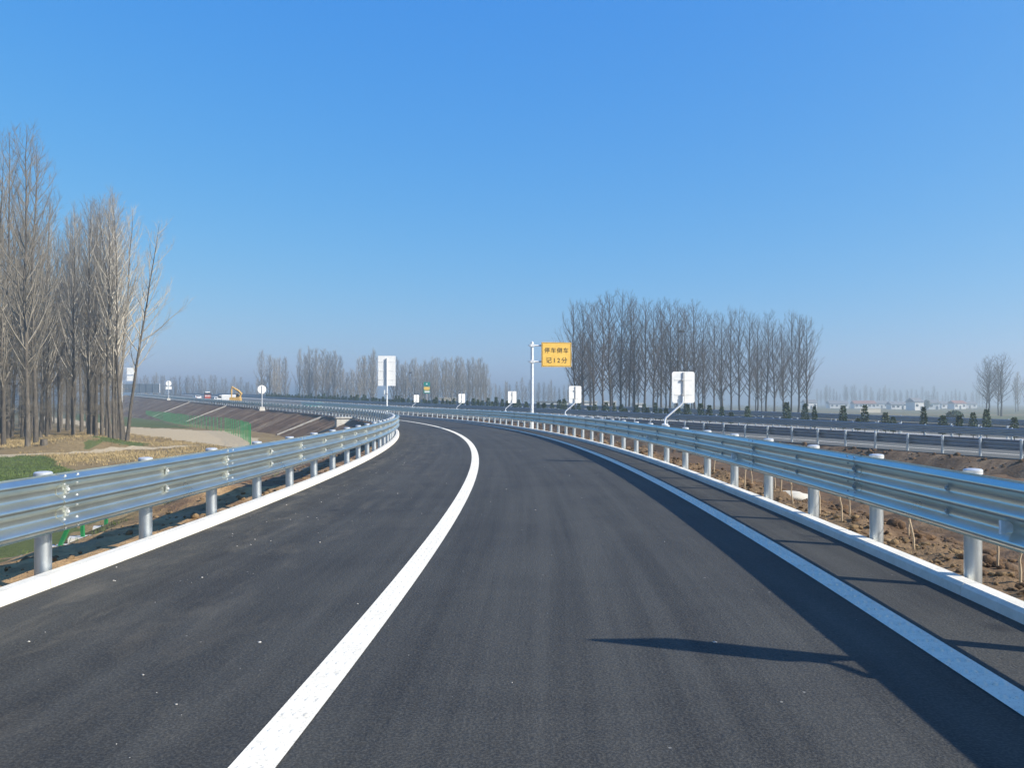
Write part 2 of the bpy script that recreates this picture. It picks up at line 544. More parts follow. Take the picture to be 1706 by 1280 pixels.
# ------------------------------------------------------------------ road, lines, kerbs
strip('ramp_road', lambda s, e: ramp_p(s, e, 0.0), LS, frange(-3.9, 3.9, 0.65), M['asphalt'])
def edge_line(name, ec, bh=0.0125):
    o = strip(name, lambda s, e: ramp_p(s, ec + e, 0.005), LS, [-0.1, 0.1], M['line'], smooth=False)
    mb = MB()
    for k in range(230):
        s_ = -12 + k * 0.21
        for c in (-0.055, 0.0, 0.055):
            x, y, a = ramp_xy(s_, ec + c)
            b = len(mb.v)
            for (r, h) in ((0.028, 0.004), (0.017, bh)):
                for j in range(6):
                    t = j * math.pi / 3
                    mb.v.append((x + r * math.cos(t) * 0.8, y + r * math.sin(t) * 1.15, ramp_z(s_) + h))
            for j in range(6):
                j2 = (j + 1) % 6
                mb.face((b + j, b + j2, b + 6 + j2, b + 6 + j))
            mb.face([b + 6 + j for j in range(6)])
    d = mb.build('raised_dots', M['line'], o, smooth=True)
    d['kind'] = 'stuff'
edge_line('lane_edge_line', -0.82, 0.0085)
edge_line('shoulder_edge_line', 2.87, 0.017)

# kerb pieces: identical castings copied along the arc
def kerb_mesh(side, L, R, hh, wid=0.18):
    mb = MB()
    prof = [(0.0, -0.08), (0.012, hh - 0.028), (0.04, hh), (wid - 0.02, hh), (wid, hh - 0.02), (wid, -0.08)]
    segs = 4
    for i in range(segs + 1):
        s_ = 0.004 + (L - 0.008) * i / segs
        for (d, z) in prof:
            if R:
                th = s_ / R0
                r = R + side * d
                mb.v.append((r * math.cos(th) - R, r * math.sin(th), z))
            else:
                mb.v.append((side * d, s_, z))
    n = len(prof)
    for i in range(segs):
        for j in range(n - 1):
            mb.face((i * n + j, i * n + j + 1, (i + 1) * n + j + 1, (i + 1) * n + j))
    mb.face(range(n)); mb.face([segs * n + j for j in range(n)])
    return mb.mesh('kerb_stone', M['kerb'])
def kerb(side, e0, s_from, s_to):
    root = empty('kerb'); root['kind'] = 'structure'
    L = 2.0
    arc = kerb_mesh(side, L, R0 + e0, 0.10)
    low = kerb_mesh(side, L, R0 + e0, 0.045)
    low.materials[0] = M['concrete']
    st = kerb_mesh(side, L, 0, 0.10)
    s_ = s_from
    while s_ < s_to:
        x, y, a = ramp_xy(s_, e0)
        slope = (ramp_z(s_ + L) - ramp_z(s_)) / L
        me = arc if s_ < S1 else st
        if side < 0 and 8.5 < s_ < 10.2: me = low
        link('kerb_stone', me, root, (x, y, ramp_z(s_)), (math.atan(slope), 0, a))
        s_ += L
    return root
kerb(-1, -3.72, -23.5, 120)
kerb(1, 3.74, -23.5, 118)

# ------------------------------------------------------------------ expressway
TS = frange(-60, 440, 5.0)
strip('expressway_road', lambda t, n: hwy_p(t, n), TS, frange(39.2, 52.1, 1.0), M['asphalt_old'])
strip('far_carriageway', lambda t, n: hwy_p(t, n), TS, frange(55.9, 69.0, 1.0), M['asphalt_old'])
strip('median_strip', lambda t, n: hwy_p(t, n, 0.10 if 52.15 < n < 55.85 else -0.1), TS, [52.08, 52.16, 53.4, 54.6, 55.84, 55.92], M['concrete'], smooth=False)
strip('gore_pavement', lambda t, n: hwy_p(t, n, 0.008), frange(96, 440, 6), [35.2, 37, 39.6], M['asphalt_old'])
for (nm, n0) in (('expressway_edge_line', 42.2), ('expressway_inner_line', 51.3), ('far_inner_line', 56.6), ('far_edge_line', 66.2)):
    strip(nm, lambda t, n: hwy_p(t, n0 + n, 0.006), TS, [-0.1, 0.1], M['line'], smooth=False)
dash = empty('lane_dashes'); dash['kind'] = 'structure'
for n0 in (46.5, 61.5):
    for t in range(-20, 260, 15):
        strip('lane_dash', lambda tt, n: hwy_p(tt, n0 + n, 0.006), [t, t + 3, t + 6], [-0.08, 0.08], M['line'], smooth=False, parent=dash)

# ------------------------------------------------------------------ ground
def nz(x, y, z=0.0): return noise.noise((x, y, z))
def fbm(x, y, f=1.0, o=3):
    v = 0.0; a = 1.0
    for i in range(o):
        v += a * nz(x * f, y * f, i * 7.3); a *= 0.5; f *= 2.1
    return v

def verge_l(s, q):
    """left embankment: q metres outwards from the kerb's outer edge"""
    zr = ramp_z(s)
    z = zr - 0.05
    k_ = min(1.0, max(0.0, (s - 26.0) / 20.0))
    if q > 0.75: z -= (min(q, 4.2) - 0.75) * (0.27 + 0.16 * k_) + max(0.0, q - 4.2) * 0.43
    if -6 < s < 15:
        z += 0.46 * math.exp(-((q - 2.5 - 0.3 * nz(s * .6, 1.0, 4)) / 0.85) ** 2) * math.exp(-((s - 3.8) / 3.2) ** 2) * (0.75 + 0.5 * nz(s * 1.1, q, 8))
    bumpy = min(1.0, q / 1.2)
    n_ = fbm(s * 1.0, q * 1.0 + 40, 0.8, 4)
    z += 0.13 * n_ * bumpy + 0.035 * nz(s * 4, q * 4, 3) * min(1, q)
    if q < 1.0 and -16 < s < 26:
        z += -0.05 * (0.5 + 0.5 * nz(s * 0.9, q * 3.0, 9))
    p = ramp_xy(s, -3.88 - q)
    return Vector((p[0], p[1], z))

def verge_r(s, q):
    zr = ramp_z(s)
    z = zr - 0.03
    if q > 0.6: z -= (q - 0.6) * 0.30
    z = max(z, -1.75)
    z += (0.15 * fbm(s * 1.0, q + 90, 0.9, 4) + 0.13 * abs(nz(s * 2.6, q * 2.6, 5)) + 0.075 * nz(s * 5.2, q * 5.2, 5) * (1 if q > .35 else .4)) * min(1.0, q / 0.6)
    p = ramp_xy(s, 3.90 + q)
    return Vector((p[0], p[1], z))

LSV = frange(-30, 55, 0.3) + frange(56, 400, 1.6)
QL = [0.0, 0.15, 0.3, 0.45, 0.6, 0.75, 0.9, 1.1, 1.35] + frange(1.65, 6.0, 0.33) + frange(6.6, 19.2, 0.8)
strip('embankment_left', verge_l, LSV, QL, M['soil_left'])
LSR = frange(-30, -12.2, 0.5) + frange(-12, 16, 0.13) + frange(16.3, 55, 0.3) + frange(56, 132, 1.2)
QR = [0.0, 0.08, 0.16, 0.25, 0.35, 0.45] + frange(0.57, 4.0, 0.13) + frange(4.2, 8, 0.3) + frange(9, 30, 1.5)
strip('verge_right', verge_r, LSR, QR, M['soil_right'], smooth=False)

def hwy_bank(t, q):
    z = -0.03 - max(0, q - 0.4) * 0.32
    z += (0.20 * fbm(t, q, 0.5, 4) + 0.14 * abs(nz(t * 1.3, q * 1.3, 2))) * min(1, q)
    return hwy_p(t, 39.25 - q, z)
strip('expressway_bank', hwy_bank, frange(-60, -6, 2) + frange(-5, 100, 0.45), frange(0, 9, 0.3), M['soil_bank'])
strip('expressway_far_bank', lambda t, q: hwy_p(t, 68.95 + q, -0.04 - q * 0.5), frange(-60, 440, 5), frange(0, 17, 1.5), M['soil_left'])

# the plain: one polar sheet round the camera
GREENS = [[G(*p) for p in poly] for poly in (
    [(-500, 761), (79, 761), (94, 771), (114, 783), (150, 805), (185, 850), (120, 930), (-500, 930)],
    [(140, 749), (190, 740), (250, 741), (243, 747)],
    [(120, 688), (205, 695), (262, 701), (318, 713), (300, 715.5), (215, 711), (120, 701)],
)]
PATHS = [[G(*p) for p in poly] for poly in (
    [(60, 692), (140, 702), (215, 712), (300, 716), (370, 718), (425, 730), (430, 755), (388, 746), (300, 735), (215, 722), (140, 710), (60, 699)],
    [(-300, 772), (0, 758.5), (120, 754.5), (260, 745.5), (330, 741), (330, 743.5), (260, 748), (120, 757), (0, 761.5), (-300, 775)],
)]
def inside(poly, x, y):
    c = False; n = len(poly); j = n - 1
    for i in range(n):
        xi, yi = poly[i]; xj, yj = poly[j]
        if (yi > y) != (yj > y) and x < (xj - xi) * (y - yi) / (yj - yi) + xi: c = not c
        j = i
    return c
MOUND = G(103, 750)
def field_z(x, y):
    r = math.hypot(x, y)
    z = -2.0
    if r < 260: z += 0.10 * fbm(x, y, 0.16, 3)
    d2 = ((x - MOUND[0]) / 3.4) ** 2 + ((y - MOUND[1] - 3) / 4.0) ** 2
    if d2 < 9: z += 0.95 * math.exp(-d2)
    nn = N2.x * x + N2.y * y
    return z
ths = sorted(set([round(a, 3) for a in list(np.arange(-46, 46.01, 0.4)) + list(np.arange(50, 311, 10.0))]))
rs = [2.0]
while rs[-1] < 2300: rs.append(rs[-1] * 1.021)
gv = [(0, 0, -2.2)]; gg = [0]; gp = [0]; gf_ = [0]
for r in rs:
    for th in ths:
        a = math.radians(th)
        x, y = r * math.sin(a), r * math.cos(a)
        gv.append((x, y, field_z(x, y)))
        near = abs(th) < 50 and r < 320 and x < 0
        jx, jy = (x + 1.3 * fbm(x, y, .35, 3), y + 2.6 * fbm(x + 50, y, .3, 3)) if near else (x, y)
        gg.append(1.0 if near and any(inside(p, jx, jy) for p in GREENS) else 0.0)
        gp.append(1.0 if near and any(inside(p, x + (jx - x) * .5, y + (jy - y) * .35) for p in PATHS) else 0.0)
        gf_.append(min(1.0, max(0.0, (r - 120) / 60.0)) if x < 0.1 * y else 1.0)
nt = len(ths)
fq = []
for i in range(len(rs) - 1):
    for j in range(nt):
        j2 = (j + 1) % nt
        fq.append((1 + i * nt + j, 1 + (i + 1) * nt + j, 1 + (i + 1) * nt + j2, 1 + i * nt + j2))
for j in range(nt):
    fq.append((0, 1 + j, 1 + (j + 1) % nt, 1 + (j + 1) % nt))
me = bpy.data.meshes.new('ground')
me.from_pydata(gv, [], [q if len(set(q)) == 4 else q[:3] for q in fq])
me.materials.append(M['field'])
me.polygons.foreach_set('use_smooth', [True] * len(me.polygons))
attr(me, 'green', gg); attr(me, 'path', gp); attr(me, 'far', gf_)
bm = bmesh.new(); bm.from_mesh(me); bmesh.ops.recalc_face_normals(bm, faces=bm.faces)
if sum(f.normal.z for f in list(bm.faces)[:200]) < 0: bmesh.ops.reverse_faces(bm, faces=bm.faces)
bm.to_mesh(me); bm.free()
ground = link('ground', me); ground['kind'] = 'structure'

# ------------------------------------------------------------------ guardrails
PROF0 = [(0.014, -0.253), (0.004, -0.243), (0.083, -0.206), (0.083, -0.182), (0.003, -0.125), (0.003, -0.069),
         (0.083, -0.016), (0.083, 0.016), (0.003, 0.069), (0.003, 0.125), (0.083, 0.182), (0.083, 0.206), (0.004, 0.243), (0.014, 0.253)]
def rounded(pr, k=0.22):
    out = [pr[0]]
    for i in range(1, len(pr) - 1):
        a, b, c = np.array(pr[i - 1]), np.array(pr[i]), np.array(pr[i + 1])
        la, lc = np.linalg.norm(a - b), np.linalg.norm(c - b)
        d = min(0.013, 0.4 * la, 0.4 * lc)
        p, q = b + (a - b) / la * d, b + (c - b) / lc * d
        out += [tuple(p), tuple(0.5 * b + 0.25 * p + 0.25 * q), tuple(q)]
    out.append(pr[-1])
    return out
PROF = rounded(PROF0)

def beam_mesh(face, R, L=4.0, simple=False, mat=None):
    """face +1: corrugation crests towards local +X; panel runs along local +Y"""
    pr = PROF0 if simple else PROF
    loop = [(a, z) for (a, z) in pr] + [(a - 0.004, z) for (a, z) in pr[::-1]]
    n = len(loop); segs = 2 if simple else 6
    mb = MB()
    s0, s1 = -0.16, L + 0.16
    for i in range(segs + 1):
        s_ = s0 + (s1 - s0) * i / segs
        lap = 0.006 * (1.0 - i / segs)
        for (a, z) in loop:
            d = face * (a + lap - 0.0)
            if R:
                th = s_ / R0
                mb.v.append(((R + d) * math.cos(th) - R, (R + d) * math.sin(th), z))
            else:
                mb.v.append((d, s_, z))
    for i in range(segs):
        for j in range(n):
            j2 = (j + 1) % n
            mb.face((i * n + j, i * n + j2, (i + 1) * n + j2, (i + 1) * n + j))
    m = len(pr)
    for e in (0, segs):
        for j in range(m - 1):
            mb.face((e * n + j, e * n + j + 1, e * n + n - 2 - j, e * n + n - 1 - j))
    return mb.mesh('rail_panel', mat or M['galv'], smooth='auto')

def bolts_mesh(face):
    mb = MB()
    def dome(a, y, z, r=0.017, h=0.013):
        b = len(mb.v)
        for (rr, hh) in ((r, 0.0), (r * 0.95, h * 0.6), (r * 0.45, h)):
            for j in range(6):
                t = j * math.pi / 3
                mb.v.append((face * (a + hh), y + rr * math.cos(t), z + rr * math.sin(t)))
        for i in range(2):
            for j in range(6):
                j2 = (j + 1) % 6
                mb.face((b + i * 6 + j, b + i * 6 + j2, b + i * 6 + 6 + j2, b + i * 6 + 6 + j))
        mb.face([b + 12 + j for j in range(6)])
    for y in (-0.10, 0.10):
        for (a, z) in ((0.052, 0.222), (0.045, 0.155), (0.045, 0.040), (0.045, -0.040), (0.045, -0.155), (0.052, -0.222)):
            dome(a, y, z)
    for y in (0.0, 2.0):
        for z in (0.097, -0.097):
            mb.box((face * 0.014, y, z), (0.012, 0.042, 0.076))
            dome(0.02, y, z, 0.02, 0.02)
    return mb.mesh('bolts', M['bolt'])

POST_MB = MB().lathe([(0.07, -0.55), (0.07, 0.0)], 18)
def post_meshes():
    p = MB().lathe([(0.07, -1.30), (0.07, 0.0)], 20).mesh('post', M['galv_post'], 'auto')
    c = MB().lathe([(0.076, -0.030), (0.077, 0.002), (0.066, 0.012), (0.04, 0.016), (0.012, 0.017)], 20).mesh('cap', M['cap'], 'auto')
    s = MB()
    s.box((0.115, 0, -0.14), (0.10, 0.10, 0.055)); s.box((0.115, 0, -0.33), (0.10, 0.10, 0.055)); s.box((0.160, 0, -0.235), (0.012, 0.17, 0.36))
    sp = s.mesh('spacer', M['galv_post'])
    return p, c, sp
POST, CAP, SPACER = post_meshes()
POST_FAR = MB().lathe([(0.07, -1.2), (0.07, 0.0), (0.05, 0.02)], 8).mesh('post', M['galv_post'], 'auto')
REFL = MB().prism([(-0.055, -0.05), (0.055, -0.03), (0.055, 0.03), (-0.055, 0.05)], -0.012, 0.012).mesh('reflector', M['reflector'])

def ramp_guardrail(side, e_post, e_beam, top, s_from, s_to, label):
    root = empty('guardrail', tuple(ramp_p(s_from, e_post)))
    bpy.context.view_layer.update()
    inv = root.matrix_basis.inverted()
    tag(root, label, 'guardrail')
    face = -side
    arc = beam_mesh(face, R0 + e_beam); st = beam_mesh(face, 0); bm_ = bolts_mesh(face)
    base = root.location
    s_ = s_from
    zc = top - 0.253 + 0.012
    k = 0
    while s_ < s_to:
        x, y, a = ramp_xy(s_, e_beam)
        sl_ = math.atan((ramp_z(s_ + 4) - ramp_z(s_)) / 4)
        p = link('rail_panel', arc if s_ < S1 - 1 else st, root, Vector((x, y, ramp_z(s_) + zc)) - base, (sl_, 0, a))
        if s_ < 40:
            b = link('bolts', bm_, p); b['kind'] = 'stuff'
        if side > 0 and k % 2 == 1 and s_ < 60:
            r = link('reflector', REFL, p, (face * 0.055, 1.0, -0.085), (0, 0, math.radians(12 if s_ < 60 else 0)))
        for ds in (0.0, 2.0):
            px, py, pa = ramp_xy(s_ + ds, e_post)
            po = link('post', POST if s_ < 70 else POST_FAR, root, Vector((px, py, ramp_z(s_ + ds) + top)) - base, (0, 0, pa))
            link('cap', CAP, po)
            if s_ + ds < 200:
                link('spacer', SPACER, po, (0, 0, 0), (0, 0, 0 if face > 0 else math.pi))
        s_ += 4.0; k += 1
    return root
# post 1 of the left rail stands 7.2 m ahead, of the right rail 7.3 m ahead
ramp_guardrail(-1, -4.00, -3.80, 0.935, -7.15 - 16, 380, 'silver guardrail along the left kerb, sunlit corrugated face towards the road')
ramp_guardrail(1, 4.00, 3.78, 0.985, -5.2 - 16, 130, 'shaded blue-grey guardrail on the right kerb carrying the white sign backs')

STB = {1: beam_mesh(1, 0, simple=True, mat=M['galv_old']), -1: beam_mesh(-1, 0, simple=True, mat=M['galv_old'])}
SPB = MB().box((0.09, 0, -0.22), (0.13, 0.10, 0.16)).mesh('spacer', M['galv_old'])
def hwy_guardrail(n_post, face, t0, t1, label, top=0.90, post_to=200):
    root = empty('guardrail', tuple(hwy_p(t0, n_post)))
    tag(root, label, 'guardrail')
    base = root.location
    sl_ = math.atan(HSLOPE)
    t = t0
    while t < t1:
        link('rail_panel', STB[face], root, hwy_p(t, n_post + face * 0.16, top - 0.27) - base, (sl_, 0, PHI1))
        if t < post_to:
            for dt in (0, 2):
                po = link('post', POST_FAR, root, hwy_p(t + dt, n_post, top) - base, (0, 0, PHI1))
                link('spacer', SPB, po, (0, 0, 0), (0, 0, 0 if face > 0 else math.pi))
        t += 4
    return root
hwy_guardrail(39.7, 1, 3.7, 138, 'outer expressway guardrail on slim pale posts beyond the dark soil strip', 0.88)
hwy_guardrail(52.6, -1, 4.0, 420, 'grey median guardrail in front of the dark clipped shrubs', 0.92)
hwy_guardrail(55.4, 1, 6.0, 420, 'grey median guardrail just behind the dark clipped shrubs', 0.92, 120)
hwy_guardrail(68.6, -1, 16.0, 420, 'farthest guardrail at the outer edge of the opposite carriageway', 1.0, 160)

# ------------------------------------------------------------------ median shrubs
random.seed(5)
def shrub_mesh(seed, h=1.6, w=0.27, n=700):
    rnd = random.Random(seed)
    vs = []; fs = []; mi = []
    for i in range(n):
        t = rnd.random()
        z = 0.18 + t * (h - 0.18)
        prof = w * (0.55 + 0.6 * math.sin(math.pi * min(1, t * 0.9 + 0.12)))
        r = prof * math.sqrt(rnd.random()) * rnd.uniform(0.75, 1.15)
        a = rnd.random() * 2 * math.pi
        c = Vector((r * math.cos(a), r * math.sin(a), z))
        d = Vector((math.cos(a) + rnd.uniform(-.6, .6), math.sin(a) + rnd.uniform(-.6, .6), rnd.uniform(-.1, 1.0))).normalized()
        sd = d.cross(Vector((rnd.uniform(-1, 1), rnd.uniform(-1, 1), rnd.uniform(-1, 1)))).normalized()
        L = rnd.uniform(0.07, 0.14); ww = L * 0.38
        b = len(vs)
        vs += [tuple(c - d * L * .5), tuple(c + sd * ww), tuple(c + d * L * .6), tuple(c - sd * ww)]
        fs.append((b, b + 1, b + 2, b + 3)); mi.append(1 if (t > 0.75 and rnd.random() < 0.25) else 0)
    me = bpy.data.meshes.new('foliage'); me.from_pydata(vs, [], fs)
    me.materials.append(M['shrub']); me.materials.append(M['shrub_tip'])
    me.polygons.foreach_set('material_index', mi); me.update()
    return me
SHR = [shrub_mesh(i, random.uniform(1.45, 1.85), random.uniform(0.2, 0.3)) for i in range(6)]
STEM = MB().tube([(0, 0, -0.1), (0.01, 0, 0.6), (0, 0.01, 1.2)], [0.03, 0.022, 0.012], 6).mesh('stem', M['bark_dark'])
t = 32.6; k = 0
while t < 250 and k < 150:
    if random.random() < 0.9 or t > 60:
        p = hwy_p(t, 54.0 + random.uniform(-0.25, 0.25), 0.10)
        r = empty('median_shrub', tuple(p), random.random() * 6)
        if k < 9: lab = ['rightmost dark clipped shrub between the median guardrails', 'dark median shrub second from the right edge', 'dark median shrub third from the right edge', 'dark median shrub fourth from the right edge',
                         'dark median shrub fifth from the right edge', 'dark median shrub sixth from the right edge', 'dark median shrub seventh from the right edge', 'dark median shrub eighth from the right edge', 'dark median shrub ninth from the right edge'][min(k, 8)]
        else: lab = 'dark green clipped shrub in the long row between the median guardrails'
        tag(r, lab, 'shrub', 'shrubs along the expressway median')
        sc = random.uniform(0.85, 1.12)
        f = link('foliage', SHR[k % 6], r); f.scale = (sc * random.uniform(.85, 1.3), sc * random.uniform(.85, 1.3), sc * random.uniform(.75, 1.12))
        link('stem', STEM, r)
        k += 1
    t += random.choice([0.8, 1.0, 1.5, 2.0]) if t < 80 else 1.6
# ------------------------------------------------------------------ bare poplars
def tubes_batch(P, Rr, k):
    """P (m,n,3) polylines, Rr (m,n) radii -> verts, quads"""
    m, n, _ = P.shape
    T = np.empty_like(P)
    T[:, 1:-1] = P[:, 2:] - P[:, :-2]; T[:, 0] = P[:, 1] - P[:, 0]; T[:, -1] = P[:, -1] - P[:, -2]
    T /= np.linalg.norm(T, axis=2, keepdims=True) + 1e-9
    ref = np.zeros_like(T); ref[..., 0] = 1.0
    alt = np.abs(T[..., 0]) > 0.8
    ref[alt] = (0, 1, 0)
    U = np.cross(T, ref); U /= np.linalg.norm(U, axis=2, keepdims=True) + 1e-9
    Wv = np.cross(T, U)
    ang = 2 * np.pi * np.arange(k) / k
    V = P[:, :, None, :] + Rr[:, :, None, None] * (U[:, :, None, :] * np.cos(ang)[None, None, :, None] + Wv[:, :, None, :] * np.sin(ang)[None, None, :, None])
    V = V.reshape(-1, 3)
    base = (np.arange(m) * n * k)[:, None, None] + (np.arange(n - 1) * k)[None, :, None]
    j = np.arange(k)[None, None, :]; j2 = (np.arange(k) + 1) % k
    j2 = j2[None, None, :]
    Q = np.stack([base + j, base + j2, base + k + j2, base + k + j], axis=-1).reshape(-1, 4)
    return V, Q

def unit(v): return v / (np.linalg.norm(v) + 1e-9)

def poplar(seed, H, r0, nb=46, t0=0.25, spread=0.30, sub_d=2.3, ntw=6, tw_r=0.008, fork=False, fork_az=None, low=40, a_lo=28, a_hi=48):
    rg = np.random.default_rng(seed)
    n = 12
    zz = np.linspace(-0.4, H, n)
    wob = np.cumsum(rg.normal(0, 0.07, (n, 2)), axis=0)
    wob -= wob[1]
    wob[0] = wob[1] = 0
    tr = np.concatenate([wob, zz[:, None]], axis=1)
    tt = np.clip(zz / H, 0, 1)
    rr = r0 * (1 - tt) ** 0.85 + 0.012
    rr[0] *= 1.25
    rr[1] *= 1.12
    trunkP = [tr[None]]; trunkR = [rr[None]]
    def at(t):
        f = (t * H + 0.4) / (H + 0.4) * (n - 1)
        i = min(n - 2, int(f)); w = f - i
        return tr[i] * (1 - w) + tr[i + 1] * w, rr[i] * (1 - w) + rr[i + 1] * w
    BP, BR, SP, SR, TP, TR = [], [], [], [], [], []
    az = rg.random() * 6.28
    for i in range(nb):
        t = t0 + (0.97 - t0) * ((i + rg.random()) / nb)
        p, r = at(t)
        az += 2.4 + rg.normal(0, 0.35)
        L = (spread * H * (1 - t) ** 0.75 * (0.55 + 0.9 * min(1, (t - t0) / 0.15)) + 0.7) * rg.uniform(0.6, 1.2)
        a0 = math.radians(rg.uniform(a_lo, a_hi)); a1 = a0 * rg.uniform(0.25, 0.7)
        br = min(r * 0.5, 0.016 + 0.011 * L)
        if fork and i in (int(nb * .22), int(nb * .42)):
            L *= 1.7; br = r * 0.62
            if fork_az is not None:
                az = fork_az + (0.0 if i < nb * .3 else 2.6); a0 = math.radians(48); a1 = math.radians(40); L *= 0.72
        pts = [p]
        m = 5
        for j in range(m):
            a = a0 + (a1 - a0) * j / (m - 1)
            az2 = az + rg.normal(0, 0.10)
            d = np.array([math.sin(a) * math.cos(az2), math.sin(a) * math.sin(az2), math.cos(a)])
            pts.append(pts[-1] + d * L / m)
        pts = np.array(pts)
        rad = br * (1 - np.linspace(0, 1, m + 1)) ** 0.8 + tw_r * 0.9
        BP.append(pts); BR.append(rad)
        ns = int(L * sub_d) + 2
        for q in range(ns):
            u = 0.12 + 0.88 * (q + rg.random()) / ns
            f = u * m; i0 = min(m - 1, int(f)); w = f - i0
            b = pts[i0] * (1 - w) + pts[i0 + 1] * w
            d0 = unit(pts[i0 + 1] - pts[i0])
            d = unit(d0 + unit(rg.normal(0, 1, 3)) * 0.75 + np.array([0, 0, 0.30]))
            l = (0.34 * L * (1 - u) + 0.55) * rg.uniform(0.6, 1.2)
            mid = b + d * l * 0.5
            d2 = unit(d + np.array([0, 0, 0.35]))
            e = mid + d2 * l * 0.5
            SP.append(np.array([b, mid, e])); rs_ = max(tw_r * 1.15, 0.0065 * l + 0.004)
            SR.append(np.array([rs_, rs_ * 0.75, tw_r * 0.6]))
            for w_ in range(ntw):
                v = rg.uniform(0.1, 1.0)
                bb = b + (mid - b) * v * 2 if v < 0.5 else mid + (e - mid) * (v * 2 - 1)
                dd = unit(d + unit(rg.normal(0, 1, 3)) * 0.7 + np.array([0, 0, 0.35]))
                ll = rg.uniform(0.3, 0.85)
                TP.append(np.array([bb, bb + dd * ll])); TR.append(np.array([tw_r, tw_r * 0.4]))
    for i in range(low):
        p, r = at(rg.uniform(0.08, t0 + 0.12))
        a = rg.random() * 6.28
        d = unit(np.array([math.cos(a), math.sin(a), rg.uniform(0.1, 1.1)]))
        l = rg.uniform(0.4, 1.5)
        SP.append(np.array([p, p + d * l * .5, p + unit(d + np.array([0, 0, .5])) * l])); SR.append(np.array([tw_r, tw_r * .8, tw_r * .5]))
        for w_ in range(3):
            bb = p + d * l * rg.uniform(0.2, 0.8)
            TP.append(np.array([bb, bb + unit(d + unit(rg.normal(0, 1, 3)) * .7) * rg.uniform(.2, .6)])); TR.append(np.array([tw_r * .8, tw_r * .4]))
    tv, tq = tubes_batch(trunkP[0], trunkR[0], 9)
    bv, bq = tubes_batch(np.array(BP), np.array(BR), 5)
    sv_, sq = tubes_batch(np.array(SP), np.array(SR), 3)
    wv, wq = tubes_batch(np.array(TP), np.array(TR), 3)
    cv = np.concatenate([bv, sv_, wv])
    cq = np.concatenate([bq, sq + len(bv), wq + len(bv) + len(sv_)])
    nb_f = len(bq)
    return (tv, tq), (cv, cq, nb_f)

def poplar_meshes(seed, bark_m, limb_m, twig_m, **kw):
    (tv, tq), (cv, cq, nbf) = poplar(seed, **kw)
    tm = np_mesh('trunk', tv, tq, bark_m, True)
    cm = np_mesh('crown', cv, cq, [limb_m, twig_m], True)
    mi = np.ones(len(cq), dtype=np.int32); mi[:nbf] = 0
    cm.polygons.foreach_set('material_index', mi)
    return tm, cm

NEAR = []
for i in range(7):
    pale = i in (2, 4, 6)
    NEAR.append(poplar_meshes(100 + i, M['bark'], M['twig_pale'] if pale else M['twig'], M['twig'],
                              H=23.0, r0=0.155, nb=44, t0=0.18 + 0.03 * (i % 3), spread=0.22, sub_d=1.8, ntw=5, tw_r=0.007,
                              fork=(i in (2, 6)), low=190, a_lo=22, a_hi=42))
LEANER = poplar_meshes(151, M['bark'], M['twig_pale'], M['twig_pale'], H=23.0, r0=0.16, nb=34, t0=0.30, spread=0.20, sub_d=1.7, ntw=5, tw_r=0.0075, fork=True, fork_az=0.0, low=25, a_lo=24, a_hi=44)
LEANER2 = poplar_meshes(163, M['bark'], M['twig_pale'], M['twig'], H=23.0, r0=0.15, nb=32, t0=0.34, spread=0.19, sub_d=1.7, ntw=5, tw_r=0.007, fork=True, fork_az=3.0, low=25, a_lo=20, a_hi=40)
GROVE = [poplar_meshes(200 + i, M['bark_dark'], M['twig_dark'], M['twig_dark'], H=22.0, r0=0.20, nb=44, t0=0.20, spread=0.31,
                       sub_d=1.6, ntw=4, tw_r=0.0085, low=10, a_lo=28, a_hi=50) for i in range(6)]
FAR = [poplar_meshes(300 + i, M['bark'], M['twig'], M['twig'], H=18.0, r0=0.20, nb=34, t0=0.15, spread=0.26,
                     sub_d=1.7, ntw=4, tw_r=0.020, low=20, a_lo=20, a_hi=40) for i in range(5)]

def tree(name, meshes, x, y, z, label, group=None, h=1.0, lean=(0, 0), rz=None, w=1.0):
    r = empty(name, (x, y, z), rz if rz is not None else random.random() * 6.28)
    r.rotation_mode = 'XYZ'
    r.rotation_euler = (lean[0], lean[1], r.rotation_euler[2])
    tag(r, label, 'tree', group)
    link('trunk', meshes[0], r, scale=(w * h, w * h, h))
    link('crown', meshes[1], r, scale=(w * h, w * h, h))
    return r

random.seed(11)
# front edge of the left grove: (u, v of base, v of top, variant, lean right, label)
front = [
    (6, 742, 262, 0, 0.00, 'slim bare poplar at the very left edge of the picture'),
    (14, 732, 235, 1, 0.00, 'bare poplar second from the left edge of the grove'),
    (46, 751, 222, 3, 0.01, 'tallest bare poplar of the left grove, thick dark trunk nearest the road'),
    (60, 742, 250, 5, 0.01, 'bare poplar with a thin brown trunk right behind the tallest one'),
    (98, 720, 385, 0, 0.00, None), (112, 718, 372, 1, -0.01, None), (122, 722, 360, 3, 0.01, None),
    (136, 720, 365, 5, 0.02, None), (148, 724, 350, 0, 0.0, None), (160, 727, 352, 1, 0.01, None), (170, 726, 338, 2, 0.0, None),
    (183, 735, 345, 8, -0.035, 'pale slim poplar leaning left near the right end of the left grove'),
    (190, 724, 330, 3, 0.01, None),
    (203, 735, 340, 8, 0.05, 'dark trunked poplar third from the right end of the left grove'),
    (197, 731, 342, 10, 0.075, 'slim pale poplar fourth from the right end of the left grove'),
    (207, 733, 360, 11, 0.10, 'thin pale poplar close behind the rightmost leaning tree of the left grove'),
    (211, 737, 368, 9, 0.14, 'rightmost poplar of the left grove, leaning right with a forked pale limb'),
]
